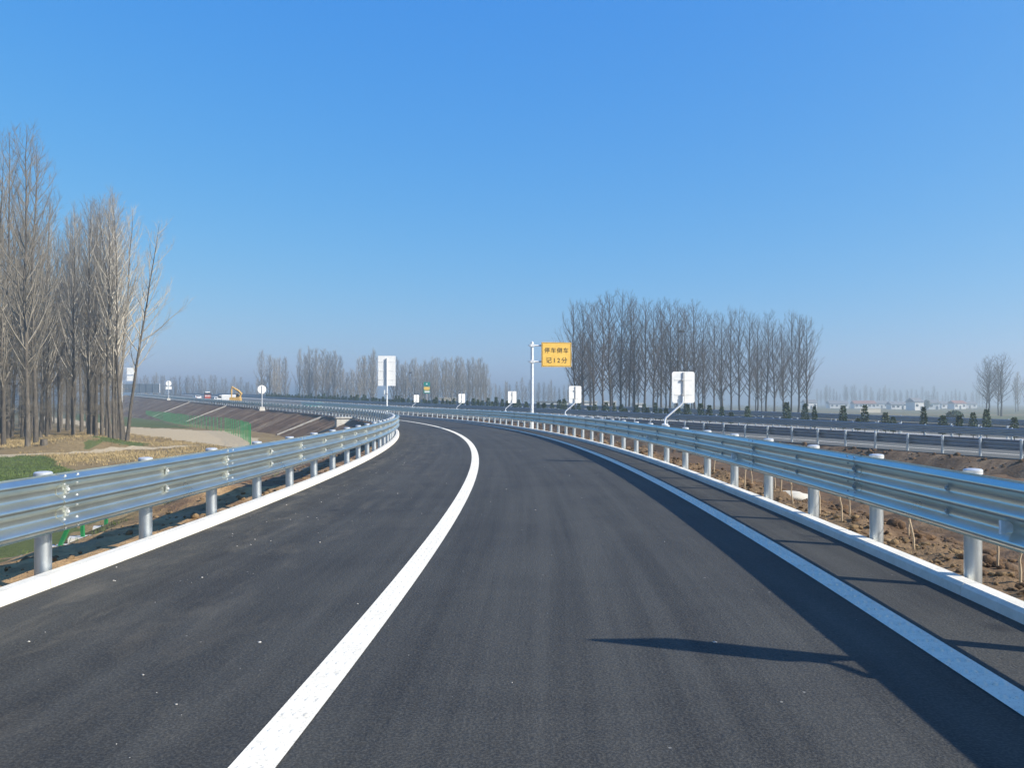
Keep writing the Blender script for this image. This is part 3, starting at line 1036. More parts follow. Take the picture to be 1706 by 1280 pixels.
ORD = ['first', 'second', 'third', 'fourth', 'fifth', 'sixth', 'seventh', 'eighth', 'ninth', 'tenth', 'eleventh', 'twelfth', 'thirteenth', 'fourteenth', 'fifteenth', 'sixteenth', 'seventeenth', 'eighteenth', 'nineteenth', 'twentieth', 'twenty-first', 'twenty-second', 'twenty-third', 'twenty-fourth', 'twenty-fifth', 'twenty-sixth', 'twenty-seventh', 'twenty-eighth']
for fi, (u, v, vt, k, ln, lab) in enumerate(front):
    x, y = G(u, v)
    H = (v - vt) / F * y
    tree('poplar_tree', {8: LEANER2, 9: LEANER, 10: LEANER, 11: LEANER2}.get(k) or NEAR[k], x, y, field_z(x, y), lab or 'bare poplar in the front row of the left grove, %s from its right end' % ORD[len(front) - 1 - fi], None if lab else 'front row of the left grove', H / 23.0, (0, ln), rz={9: 0.0, 10: 1.1, 11: -2.4}.get(k, 2.6 if k == 8 and ln > 0 else None), w=1.0)
for i in range(74):
    yy = random.uniform(80, 150)
    uu = random.uniform(-130, 200)
    x = (uu - U0) / F * yy
    if uu > 175 and yy > 110: continue
    tree('poplar_tree', NEAR[random.randrange(7)], x, yy, field_z(x, yy), 'bare poplar deep inside the left grove, half hidden by nearer trunks', 'trees inside the left grove', random.uniform(0.88, 1.06), (random.gauss(0, .012), random.gauss(0, .022)), w=random.uniform(.75, 1.0))
for i in range(10):   # the grove goes on past the left edge
    yy = random.uniform(62, 84); uu = random.uniform(-330, -20)
    x = (uu - U0) / F * yy
    tree('poplar_tree', NEAR[i % 7], x, yy, field_z(x, yy), 'bare poplar deep inside the left grove, half hidden by nearer trunks', 'trees inside the left grove', random.uniform(0.9, 1.04))

# the grove on the right behind the expressway
def lerp(a, b, t): return a + (b - a) * t
row = [958, 972, 990, 1003, 1018, 1034, 1048, 1058, 1075, 1090, 1102, 1116, 1128, 1142, 1158, 1172, 1190, 1204, 1218, 1232, 1248, 1262, 1276, 1290, 1305, 1318, 1330, 1343]
lab_r = {0: 'leftmost bare tree of the right grove, beside the yellow sign', 2: 'tall dark tree at the left end of the right grove', 27: 'rightmost bare tree of the right grove with wide spreading branches'}
for i, u in enumerate(row):
    t_ = (u - 955) / 390
    yy = lerp(150, 172, t_) + random.uniform(-3, 3)
    vt = lerp(490, 533, t_) + random.uniform(-10, 14)
    if i == 0: vt = 505
    x = (u - U0) / F * yy
    H = (V0 + 3.55 * F / yy - vt) / F * yy
    tree('bare_tree', GROVE[i % 6], x, yy, -2.0, lab_r.get(i, 'dark bare tree in the front row of the right grove, %s from its left end' % ORD[i]), None if i in lab_r else 'front row of the right grove', H / 22.0, (0, random.uniform(-.02, .02)), w=random.uniform(.85, 1.15))
for i in range(20):
    u = random.uniform(965, 1345)
    yy = random.uniform(178, 225)
    x = (u - U0) / F * yy
    tree('bare_tree', GROVE[random.randrange(6)], x, yy, -2.0, 'bare tree in the back rows of the right grove', 'back rows of the right grove', random.uniform(0.78, 0.95) * lerp(1.05, .9, (u - 965) / 380))

# poplar stands far behind the expressway
def stand(u0, u1, y0, y1, vt0, vt1, n, label, group, ms=FAR, w=1.0):
    for i in range(n):
        u = lerp(u0, u1, (i + random.random()) / n)
        yy = random.uniform(y0, y1)
        vt = lerp(vt0, vt1, (u - u0) / (u1 - u0)) + random.uniform(-8, 8)
        x = (u - U0) / F * yy
        H = (V0 + 3.55 * F / yy - vt) / F * yy
        tree('poplar_tree', ms[random.randrange(len(ms))], x, yy, -2.0, label, group, H / 18.0, w=w * random.uniform(.8, 1.2) * 18.0 / max(H, 10) * (H / 20.0))
stand(436, 478, 290, 330, 594, 594, 6, 'far hazy poplar in the small clump above the round sign', 'far poplar clump above the round sign')
stand(497, 570, 300, 350, 588, 590, 12, 'far hazy poplar in the clump left of the tall white sign back', 'far poplars left of the tall sign')
stand(568, 598, 320, 360, 620, 625, 5, 'low hazy poplar between the two far clumps', 'low far poplars')
stand(597, 626, 280, 310, 590, 592, 6, 'far dark poplar just left of the tall white sign back', 'far dark poplars by the tall sign')
stand(655, 812, 270, 340, 606, 604, 34, 'far bare poplar in the grey wood behind the green and yellow sign', 'far grey wood behind the green sign')
stand(806, 950, 360, 460, 635, 642, 20, 'low hazy tree behind the yellow sign', 'low hazy trees behind the yellow sign')
stand(225, 440, 380, 480, 628, 636, 32, 'hazy tree on the skyline behind the parked vehicles', 'hazy trees behind the vehicles')
stand(1360, 1480, 620, 760, 648, 650, 22, 'very faint tree on the hazy skyline right of the grove', 'faint skyline trees')
stand(1480, 1640, 650, 800, 652, 650, 30, 'very faint tree on the hazy skyline behind the village', 'faint skyline trees behind the village')
stand(1638, 1672, 225, 245, 612, 618, 4, 'hazy bare tree standing alone near the right edge', 'lone hazy trees at the right edge', GROVE, 1.6)
stand(1684, 1790, 300, 380, 628, 632, 12, 'hazy tree in the wood at the right edge of the picture', 'hazy wood at the right edge')

def nest(p, label):
    mb = MB(); rg = random.Random(3)
    for i in range(60):
        a = rg.random() * 6.28; b = rg.uniform(-.6, .6)
        c = Vector((math.cos(a) * .28, math.sin(a) * .28, b * .3))
        d = Vector((-math.sin(a) + rg.uniform(-.4, .4), math.cos(a) + rg.uniform(-.4, .4), rg.uniform(-.5, .5))) * .28
        mb.tube([c - d, c + d], 0.035, 3, False)
    mb.lathe([(0.1, -.28), (.3, -.1), (.34, .1), (.1, .2)], 8)
    o = mb.build('bird_nest', M['nest'], loc=p)
    tag(o, label, 'nest')
nest(W(1135, 552, 158), 'dark round bird nest high in the right grove')
nest(W(684, 621, 290), 'small dark nest in the far wood right of the tall sign')

# ------------------------------------------------------------------ signs
def chevron_sign(s_pos, label, e_off=4.0, y_shift=None):
    p = ramp_p(s_pos, e_off, 0.985)
    a = ramp_xy(s_pos, e_off)[2]
    r = empty('chevron_sign', tuple(p), a + 0.10)
    tag(r, label, 'sign', 'chevron signs clamped to the right guardrail')
    arm = MB().tube([(0.0, 0.0, -0.10), (0.0, 0.0, 0.14), (0.03, 0, 0.20), (0.44, 0, 0.54), (0.47, 0, 0.60), (0.47, 0, 0.74)], 0.026, 8)
    arm.build('arm', M['pole'], r, 'auto')
    MB().lathe([(0.085, -0.05), (0.085, 0.035), (0.05, 0.045)], 12).build('clamp', M['pole'], r, 'auto')
    bd = MB(); w, h = 0.30, 0.40; c = 0.06
    poly = []
    for (sx, sz, a0) in ((1, 1, 0), (-1, 1, 90), (-1, -1, 180), (1, -1, 270)):
        for k in range(5):
            t_ = math.radians(a0 + 22.5 * k)
            poly.append((0.50 + sx * (w - c) + c * math.cos(t_), 0.97 + sz * (h - c) + c * math.sin(t_)))
    bd.prism(poly, 0.045, 0.06)
    b = bd.build('board', M['sign_back'], r)
    MB().box((0.50, 0.030, 0.97), (0.045, 0.028, 0.76)).build('channel', M['sign_rib'], r)
    for zz in (0.78, 1.16):
        MB().box((0.50, 0.040, zz), (0.46, 0.008, 0.018)).build('rib', M['sign_back'], r)
        MB().box((0.475, 0.008, zz), (0.06, 0.03, 0.045)).build('bracket', M['sign_rib'], r)
    return r
def s_of_R(k): return -7.2 + (k - 1) * 2.0 + 0.0
chevron_sign(-10.2, 'white sign back just out of frame on the right guardrail, casting the blade shadow')
chevron_sign(7.0, 'largest white sign back on a bent arm on the right guardrail')
chevron_sign(25.0, 'white sign back on a bent arm just right of the yellow sign pole')
chevron_sign(43.0, 'small white sign back just left of the yellow sign pole')
chevron_sign(61.0, 'small white sign back in the middle, fourth along the right guardrail')
chevron_sign(79.0, 'smallest white sign back, beside the green and yellow sign')

FONT_SIZE = 0.40
def glyph_mesh(ch, size, bold=0.0):
    cu = bpy.data.curves.new('character', 'FONT')
    cu.body = ch; cu.size = size; cu.align_x = 'CENTER'; cu.extrude = 0.004; cu.offset = bold * size
    cu.resolution_u = 3
    ob = bpy.data.objects.new('tmp_text', cu); COL.objects.link(ob)
    dg = bpy.context.evaluated_depsgraph_get(); dg.update()
    me = bpy.data.meshes.new_from_object(ob.evaluated_get(dg))
    bpy.data.objects.remove(ob)
    me.name = 'character'
    me.materials.clear(); me.materials.append(M['ink'])
    return me

def yellow_sign():
    s_pos = 35.6
    p = ramp_p(s_pos, 4.25, 0.0); a = math.radians(9)
    r = empty('roadside_sign', (p.x, p.y, p.z), a)
    tag(r, 'yellow rectangular sign with two rows of dark characters on a tall white pole', 'sign')
    MB().lathe([(0.26, -0.3), (0.26, 0.02), (0.09, 0.03), (0.088, 5.18), (0.04, 5.22)], 14).build('pole', M['pole'], r, 'auto')
    for zz in (4.98, 4.02):
        MB().tube([(-0.16, -0.02, zz), (0.75, -0.02, zz)], 0.05, 8).build('arm', M['pole'], r, 'auto')
        MB().box((0, 0, zz), (0.24, 0.24, 0.16)).build('clamp', M['pole'], r)
        MB().lathe([(0.09, -.02), (0.09, .02)], 10, (-0.16, -0.02, zz)).build('flange', M['pole'], r)
    bw, bh = 1.80, 1.46
    cx, cz = 0.55 + bw / 2, 4.44
    MB().box((cx, -0.10, cz), (bw, 0.10, bh)).build('board', M['dark_edge'], r)
    MB().box((cx, -0.157, cz), (bw - 0.004, 0.012, bh - 0.004)).build('face_sheet', M['yellow'], r)
    fr = MB(); ii = 0.05
    for (px, pz, sx, sz) in ((0, bh / 2 - ii, bw - 2 * ii, .018), (0, -bh / 2 + ii, bw - 2 * ii, .018), (-bw / 2 + ii, 0, .018, bh - 2 * ii), (bw / 2 - ii, 0, .018, bh - 2 * ii)):
        fr.box((cx + px, -0.165, cz + pz), (sx, 0.004, sz))
    fr.build('border', M['ink'], r)
    def row(chars, z, sz):
        for (ch, dx) in chars:
            o = link('character', glyph_mesh(ch, sz), r, (cx + dx, -0.170, z), (math.radians(90), 0, 0))
    row([('停', -0.57), ('车', -0.19), ('倒', 0.19), ('车', 0.57)], cz + 0.13, 0.34)
    row([('记', -0.47), ('1', -0.13), ('2', 0.13), ('分', 0.47)], cz - 0.47, 0.38)
yellow_sign()

def tall_white_sign():
    s_pos = 92.0
    p = ramp_p(s_pos, 5.2, 0)
    Y = p.y
    x = (644.5 - U0) / F * Y
    r = empty('traffic_sign', (x, Y, p.z - 0.4), math.radians(10))
    tag(r, 'tall white rectangular sign back on a single pole beside the bend', 'sign')
    z1 = CH - (593 - V0) / F * Y - r.location.z; z0 = CH - (643 - V0) / F * Y - r.location.z
    w = 29.0 / F * Y
    MB().lathe([(0.11, -0.6), (0.10, z1 - 0.3), (0.05, z1 - 0.26)], 12).build('pole', M['pole'], r, 'auto')
    MB().box((0, 0.16, (z0 + z1) / 2), (w, 0.03, z1 - z0)).build('board', M['sign_back'], r)
    for f in (0.2, 0.5, 0.8):
        MB().box((0, 0.125, z0 + (z1 - z0) * f), (w * 0.94, 0.03, 0.05)).build('rib', M['sign_back'], r)
    MB().lathe([(0.17, -0.06), (0.17, 0.06)], 12, (0, 0, z0 - 1.0)).build('flange', M['sign_rib'], r)
    MB().box((-0.28, 0.05, z0 - 0.9), (0.14, 0.1, 0.75)).build('box', M['sign_back'], r)
tall_white_sign()

def round_sign(u, vc, vb, Y, dia, label, plate=False):
    c = W(u, vc, Y); b = W(u, vb, Y)
    r = empty('round_sign', tuple(b), math.radians(25))
    tag(r, label, 'sign')
    H = c.z - b.z
    MB().lathe([(0.055, -0.4), (0.05, H + dia * 0.45)], 8).build('pole', M['pole'], r, 'auto')
    d = MB(); poly = [(dia / 2 * math.cos(k * math.pi / 14), H + dia / 2 * math.sin(k * math.pi / 14)) for k in range(28)]
    d.prism(poly, 0.06, 0.085); d.build('disc', M['sign_back'], r)
    if plate:
        MB().box((0, 0.07, H - dia * 0.5 - 0.42), (dia * 1.02, 0.02, 0.62)).build('plate', M['sign_back'], r)
    MB().box((0, 0, -0.12), (0.75, 0.6, 0.5), taper=0.8).build('footing', M['concrete'], r)
round_sign(436.5, 649, 680, 112, 1.10, 'white round sign back on a thin pole with a concrete footing on the embankment')
round_sign(281, 639, 664.5, 190, 1.20, 'small far round sign back with a rectangular plate below it', True)

def far_green_sign():
    Y = 150
    b = W(711, 690, Y)
    r = empty('expressway_sign', tuple(b), math.radians(6))
    tag(r, 'small green sign with a yellow middle panel in front of the far wood', 'sign')
    def bz(v): return CH - (v - V0) / F * Y - b.z
    MB().lathe([(0.10, -1.0), (0.09, bz(637))], 8).build('pole', M['sign_rib'], r, 'auto')
    w = 10.5 / F * Y
    MB().box((0, -0.14, (bz(637) + bz(643)) / 2), (w, 0.04, bz(637) - bz(643))).build('top_panel', M['hwy_green'], r)
    MB().box((0, -0.14, (bz(644) + bz(655.5)) / 2), (w, 0.04, bz(644) - bz(655.5))).build('lower_panel', M['hwy_green'], r)
    MB().box((0, -0.170, bz(647)), (w * .92, 0.01, 0.42)).build('yellow_panel', M['yellow'], r)
    MB().box((0, -0.170, bz(650.2)), (w * .8, 0.01, 0.12)).build('text_bar', M['yellow'], r)
    MB().box((0.05, -0.170, bz(653)), (w * .8, 0.01, 0.24)).build('text_bar', M['white_paint'], r)
    MB().lathe([(0.12, -.01), (0.12, .01)], 10, (0, 0, 0)).build('emblem', M['white_paint'], r, loc=(0, -0.17, bz(640)), rot=(math.radians(90), 0, 0))
far_green_sign()

def left_far_sign():
    Y = 215
    b = W(203, 662, Y)
    r = empty('traffic_sign', tuple(b), math.radians(20))
    tag(r, 'white sign boards on a pole seen between the trunks of the left grove', 'sign')
    H = 44 / F * Y
    MB().lathe([(0.16, -1.5), (0.13, H + 1.0)], 10).build('pole', M['pole'], r, 'auto')
    MB().tube([(0, 0, H + .6), (3.0, 0, H + .6)], 0.08, 8).build('arm', M['pole'], r)
    MB().box((2.0, -0.1, H - 0.1), (1.7, 0.05, 1.8)).build('board', M['sign_back'], r)
    MB().box((2.0, -0.1, H - 1.9), (1.7, 0.05, 1.3)).build('board', M['sign_back'], r)
left_far_sign()

def gore_panel():
    p = hwy_p(139, 37.6)
    r = empty('crash_cushion', tuple(p), PHI1)
    tag(r, 'low greenish striped crash cushion where the two guardrails meet', 'barrier')
    MB().box((0, 0, 0.45), (2.6, 1.6, 0.9)).build('body', M['hwy_green'], r)
    for i in range(4):
        MB().box((-0.98 + 0.65 * i, -0.83, 0.62), (0.3, 0.03, 0.25)).build('stripe', M['white_paint'], r)
    MB().box((0, -0.815, 0.16), (2.5, 0.03, 0.22)).build('base_band', M['white_paint'], r)
gore_panel()

def sound_barrier():
    Y = 270
    r = empty('sound_barrier', tuple(W(238, 651, Y)), 0)
    tag(r, 'grey-blue sound barrier with a white end post behind the left grove', 'barrier')
    x0 = -(238 - 190) / F * Y; x1 = (266 - 238) / F * Y
    n = 7
    for i in range(n):
        a = x0 + (x1 - x0) * i / n; b = x0 + (x1 - x0) * (i + 1) / n
        MB().box(((a + b) / 2, 0, 0.75), (b - a - 0.08, 0.12, 2.7)).build('panel', M['barrier'], r)
        MB().box((b - 0.0, -0.05, 0.8), (0.14, 0.2, 2.9)).build('post', M['galv_old'] if i < n - 1 else M['white_paint'], r)
sound_barrier()

# ------------------------------------------------------------------ vehicles on the merging lane
def wheel(parent, x, y, r, w=0.25):
    t = MB().lathe([(r * .55, -w / 2), (r * .95, -w / 2), (r, -w / 2 + .04), (r, w / 2 - .04), (r * .95, w / 2), (r * .55, w / 2)], 14).build('wheel', M['black'], parent, 'auto', loc=(x, y, r), rot=(0, math.radians(90), 0))
    MB().lathe([(r * .5, -w / 2 - .01), (r * .5, w / 2 + .01)], 10).build('rim', M['galv_old'], t)
def lane_pos(u, n):
    k = (u - U0) / F
    Y = n / (N2.x * k + N2.y)
    return Vector((k * Y, Y, 0))
def lane_root(name, u, n, label, cat, rz):
    p = lane_pos(u, n)
    t_ = D2.x * p.x + D2.y * p.y
    r = empty(name, (p.x, p.y, z_hwy(t_) + 0.03), rz)
    r.scale = (0.86, 0.86, 0.86)
    return tag(r, label, cat)
def van():
    r = lane_root('van', 377, 31.5, 'white box van parked beside the yellow excavator', 'van', PHI1 + 1.25)
    body = [(-0.95, .35), (.95, .35), (.95, 1.9), (.85, 2.05), (-.85, 2.05), (-.95, 1.9)]
    MB().prism(body, -2.2, 0.9).build('body', M['white_paint'], r)
    cabp = MB()
    for (y, z1) in ((0.9, 1.95), (1.5, 1.9), (2.0, 1.2), (2.35, 1.05)):
        pass
    cabp.v = []; cabp.f = []; cabp.m = []
    sec = [(0.92, 1.95), (1.45, 1.88), (2.0, 1.2), (2.35, 1.05), (2.4, .4), (0.92, .4)]
    for x in (-.9, .9):
        for (y, z) in sec: cabp.v.append((x, y, z))
    n = len(sec)
    for i in range(n):
        j = (i + 1) % n; cabp.face((i, j, n + j, n + i))
    cabp.face(range(n)); cabp.face([n + i for i in range(n)][::-1])
    cabp.build('cab', M['white_paint'], r)
    for sx in (-1, 1):
        MB().box((sx * .905, 1.35, 1.5), (.02, .7, .5)).build('side_window', M['glass'], r)
        wheel(r, sx * .8, -1.4, .33); wheel(r, sx * .8, 1.6, .33)
    MB().box((0, 1.75, 1.58), (1.5, .02, .7), Matrix.Rotation(math.radians(38), 3, 'X')).build('windscreen', M['glass'], r)
van()
def work_truck():
    r = lane_root('truck', 346, 32.5, 'dark work truck with a red board on its tail', 'truck', PHI1 - 0.15)
    MB().box((0, .4, .95), (2.0, 4.2, .35)).build('bed', M['dark_paint'], r)
    MB().box((0, 3.2, 1.5), (2.0, 1.5, 1.8), taper=.88).build('cab', M['dark_paint'], r)
    MB().box((0, 0.9, 1.6), (1.9, 2.8, 1.0)).build('load', M['dark_paint'], r)
    MB().box((0, 2.5, 2.55), (1.3, .4, .25)).build('light_bar', M['white_paint'], r)
    b = MB().box((0, -1.78, 1.25), (1.5, .06, .95)).build('board', M['red_board'], r)
    for i in range(4):
        MB().box((-.55 + .37 * i, -1.82, 1.45), (.22, .02, .28)).build('mark', M['white_paint'], b)
    MB().box((0, 2.43, 1.9), (1.5, .02, .5)).build('rear_window', M['glass'], r)
    for sx in (-1, 1):
        for y in (-.9, 3.0): wheel(r, sx * .85, y, .45)
work_truck()
def car(u, n, label):
    r = lane_root('car', u, n, label, 'car', PHI1 + .1)
    sec = [(-2.1, .45), (-2.1, .85), (-1.7, .95), (-1.3, 1.42), (.3, 1.45), (.95, .98), (1.9, .85), (2.1, .6), (2.1, .4)]
    m = MB()
    for x, k in ((-.85, 1), (.85, 1)):
        for (y, z) in sec: m.v.append((x * (1 if z < 1 else .84), y, z))
    n_ = len(sec)
    for i in range(n_):
        j = (i + 1) % n_; m.face((i, j, n_ + j, n_ + i))
    m.face(range(n_)); m.face([n_ + i for i in range(n_)][::-1])
    m.build('body', M['white_paint'], r)
    MB().box((0, -1.56, 1.18), (1.3, .02, .42), Matrix.Rotation(math.radians(-40), 3, 'X')).build('rear_window', M['glass'], r)
    for sx in (-1, 1):
        MB().box((sx * .80, -.5, 1.2), (.02, 1.5, .32), Matrix.Rotation(sx * math.radians(-14), 3, 'Y')).build('side_window', M['glass'], r)
        MB().box((sx * .6, -2.11, .75), (.3, .03, .15)).build('tail_light', M['red_board'], r)
        wheel(r, sx * .78, -1.3, .31, .2); wheel(r, sx * .78, 1.3, .31, .2)
car(328, 33.0, 'white car left of the dark truck with the red board')
car(360, 30.3, 'white car low behind the guardrail between truck and van')
def excavator():
    r = lane_root('excavator', 394, 31.8, 'yellow excavator with its boom and stick folded up', 'excavator', 0.1)
    for sx in (-1, 1):
        sec = [(-1.5, .1), (1.5, .1), (1.75, .4), (1.5, .7), (-1.5, .7), (-1.75, .4)]
        MB().prism(sec, sx * .95 - .25, sx * .95 + .25).build('track', M['black'], r)
    MB().box((-.2, 0, 1.15), (2.4, 2.2, .8), taper=.95).build('house', M['ex_yellow'], r)
    c = MB().box((0.3, .65, 1.95), (1.1, .8, 1.0), taper=.9).build('cab', M['ex_yellow'], r)
    MB().box((.3, .23, 2.05), (.8, .02, .6)).build('window', M['glass'], c)
    def bar(name, pts, w, d):
        m = MB()
        pts = [Vector((p[0], 0, p[1])) for p in pts]
        m.tube(pts, w, 4); return m.build(name, M['ex_yellow'], r, loc=(0, -.35, 0))
    bar('boom', [(.7, 1.5), (1.15, 2.4), (.55, 3.0), (-1.0, 3.95)], [.22, .26, .24, .16], .3)
    bar('stick', [(-.85, 4.1), (-1.05, 3.2), (-1.0, 1.3)], [.14, .2, .12], .3)
    MB().tube([(.95, -.35, 1.6), (.3, -.35, 2.9)], .07, 6).build('ram', M['galv_old'], r)
    MB().tube([(.4, -.35, 3.4), (-.8, -.35, 4.2)], .06, 6).build('ram', M['galv_old'], r)
    MB().prism([(-1.3, 1.35), (-.7, 1.35), (-.45, .8), (-.8, .45), (-1.3, .7)], -.75, .05).build('bucket', M['ex_yellow'], r)
excavator()

# ------------------------------------------------------------------ green mesh fence at the embankment toe
def mesh_panel(L, h=1.7):
    mb = MB()
    k = int(L / 0.22)
    for i in range(k + 1):
        mb.box((0, L * i / k, h / 2 + .05), (.005, .005, h))
    for z in (.08, .35, .75, 1.15, 1.5, 1.72):
        mb.box((0.008, L / 2, z), (.005, L, .006))
    return mb.mesh('mesh_panel', M['green_paint'])
FP = MB().box((0, 0, .75), (.06, .06, 2.1)).mesh('post', M['green_paint'])
FT = MB().box((0, 0, 0.0), (.4, .4, .14)).mesh('footing', M['concrete'])
def fence(pts, label, st=2.5):
    root = empty('mesh_fence', (pts[0][0], pts[0][1], field_z(*pts[0])))
    tag(root, label, 'fence')
    base = root.location
    pm = mesh_panel(st)
    acc = []
    for (a, b) in zip(pts[:-1], pts[1:]):
        a, b = Vector(a), Vector(b); L = (b - a).length
        n = max(1, round(L / st))
        for i in range(n): acc.append(a.lerp(b, i / n))
    acc.append(Vector(pts[-1]))
    for a, b in zip(acc[:-1], acc[1:]):
        d = b - a; L = d.length
        za, zb = field_z(a.x, a.y), field_z(b.x, b.y)
        rz = math.atan2(-d.x, d.y)
        p = link('mesh_panel', pm, root, Vector((a.x, a.y, za)) - base, (math.atan2(zb - za, L), 0, rz), (1, L / st, 1))
        p['kind'] = 'stuff'
        po = link('post', FP, root, Vector((a.x, a.y, za)) - base, (0, 0, rz))
        if a.y < 40: link('footing', FT, po)
fence([(-20.6, 67.0), (-22.7, 74), (-28, 88), (-35, 104), (-49, 129), (-70, 171), (-89, 207)], 'long green mesh fence along the foot of the far embankment')
for (u_, q_, tilt, lab_) in ((60, 2.3, 0.05, 'green fence post nearest the left edge under the guardrail'), (96, 2.9, 0.42, 'leaning green fence post on a concrete footing under the left guardrail'),
                      (136, 3.2, -0.04, 'short green fence post right of the leaning one'), (176, 3.6, 0.03, 'green fence post just left of the second guardrail post')):
    s_ = -14.0
    while s_ < 20:
        p = verge_l(s_, q_)
        if U0 + F * p.x / p.y > u_ and p.y > 2: break
        s_ += 0.05
    r = empty('fence_post', tuple(p)); tag(r, lab_, 'fence post')
    MB().box((0, 0, .30), (.05, .05, .75)).build('stake', M['green_paint'], r).rotation_euler = (0, tilt, 0)
    MB().box((0, 0, .0), (.42, .34, .10), Matrix.Rotation(.4, 3, 'Z')).build('footing', M['concrete'], r)

# ------------------------------------------------------------------ embankment furniture
def chute(s_pos, label, q0=0.6, q1=6.0, w=0.20):
    a = verge_l(s_pos, q0); b = verge_l(s_pos + 1.5, q1)
    d = (b - a); L = d.length
    mb = MB()
    r = empty('drain_chute', tuple(a))
    tag(r, label, 'drain')
    rot = d.to_track_quat('Y', 'Z').to_matrix()
    MB().box((0, L / 2, .02), (w * 2, L, .10)).build('channel_bed', M['concrete'], r).rotation_euler = rot.to_euler()
    for sx in (-1, 1):
        o = MB().box((sx * w, L / 2, .09), (.12, L, .14)).build('side_wall', M['concrete'], r)
        o.rotation_euler = rot.to_euler()
chute(84, 'pale concrete drain chute running down the dark embankment', 0.8, 5.6)
chute(150, 'far pale drain chute below the guardrail near the vehicles', 0.8, 7.5)
chute(196, 'narrow pale drain chute on the far embankment left of the small round sign', 0.8, 8.5)
hw = verge_l(66, 1.4)
r = empty('concrete_headwall', (hw.x, hw.y, hw.z), math.radians(20))
tag(r, 'pale concrete culvert block in the dark embankment below the guardrail', 'headwall')
MB().box((0, 0, -.2), (1.7, 1.3, 1.3), taper=.96).build('block', M['concrete'], r)
MB().box((0, 0, .49), (1.85, 1.45, .10)).build('coping', M['concrete'], r)

# boulder lump and saplings on the right verge
def lump(loc, size, seed, label, name='stone_slab'):
    bm_ = bmesh.new(); bmesh.ops.create_icosphere(bm_, subdivisions=3, radius=1)
    for v in bm_.verts:
        n_ = 1 + 0.22 * noise.noise(v.co * 1.6 + Vector((seed, 0, 0))) + .08 * noise.noise(v.co * 4 + Vector((seed, 3, 0)))
        v.co = Vector((v.co.x * size[0], v.co.y * size[1], max(-.4, v.co.z) * size[2])) * n_
    me = bpy.data.meshes.new(name); bm_.to_mesh(me); bm_.free(); me.materials.append(M['stone'])
    me.polygons.foreach_set('use_smooth', [True] * len(me.polygons))
    o = link(name, me, None, loc, (0, 0, seed)); tag(o, label, 'stone')
p = W(1318, 824, 14.6)
pr = verge_r(0.3, 1.9)
lump((p.x, p.y, p.z - .08), (0.42, 0.30, 0.14), 2.3, 'large pale stone lying on the dark soil behind the right guardrail')

rnd = random.Random(21)
def sapling(u, vb, Y, h, label):
    x = (u - U0) / F * Y
    z = CH - (vb - V0) / F * Y
    pts = [(0, 0, -.3)]
    dx = rnd.uniform(-.05, .05)
    for i in range(1, 6): pts.append((dx * i * .4 + rnd.uniform(-.012, .012), rnd.uniform(-.02, .02), h * i / 5))
    r = empty('sapling', (x, Y, z))
    tag(r, label, 'sapling', 'bare saplings planted on the right verge')
    MB().tube(pts, [.012, .012, .011, .010, .008, .005], 6).build('stem', M['stick'], r, True)
    for k in range(3):
        b = Vector(pts[3 + k % 2]); d = Vector((rnd.uniform(-.2, .2), rnd.uniform(-.2, .2), .22))
        MB().tube([b, b + d * .6, b + d], [.006, .004, .002], 4).build('branch', M['stick'], r)
sap = [(1323, 828, 13.5), (1366, 838, 12.2), (1403, 861, 11.0), (1414, 852, 12.0), (1472, 886, 9.6), (1523, 903, 9.0), (1514, 868, 11.2), (1660, 928, 8.4), (1698, 968, 7.4),
       (1255, 800, 16.5), (1290, 806, 16.0), (1300, 818, 14.4), (1240, 806, 15.5), (1190, 786, 18.5)]
ordn = ['first', 'second', 'third', 'fourth', 'fifth', 'sixth', 'seventh', 'eighth', 'ninth', 'tenth', 'eleventh', 'twelfth', 'thirteenth', 'fourteenth']
order = sorted(range(len(sap)), key=lambda i: -sap[i][0])
for rank, i in enumerate(order):
    u, vb, Y = sap[i]
    x = (u - U0) / F * Y
    # stand on the verge surface
    ang = math.atan2(Y - CY, x - CX); s_ = ang * R0; q = math.hypot(x - CX, Y - CY) - R0 - 3.9
    z = verge_r(s_, max(0.05, q)).z
    sapling(u, V0 + (CH - z) * F / Y, Y, rnd.uniform(.5, .68), 'thin bare sapling behind the right guardrail, %s counting from the right edge' % ordn[rank])

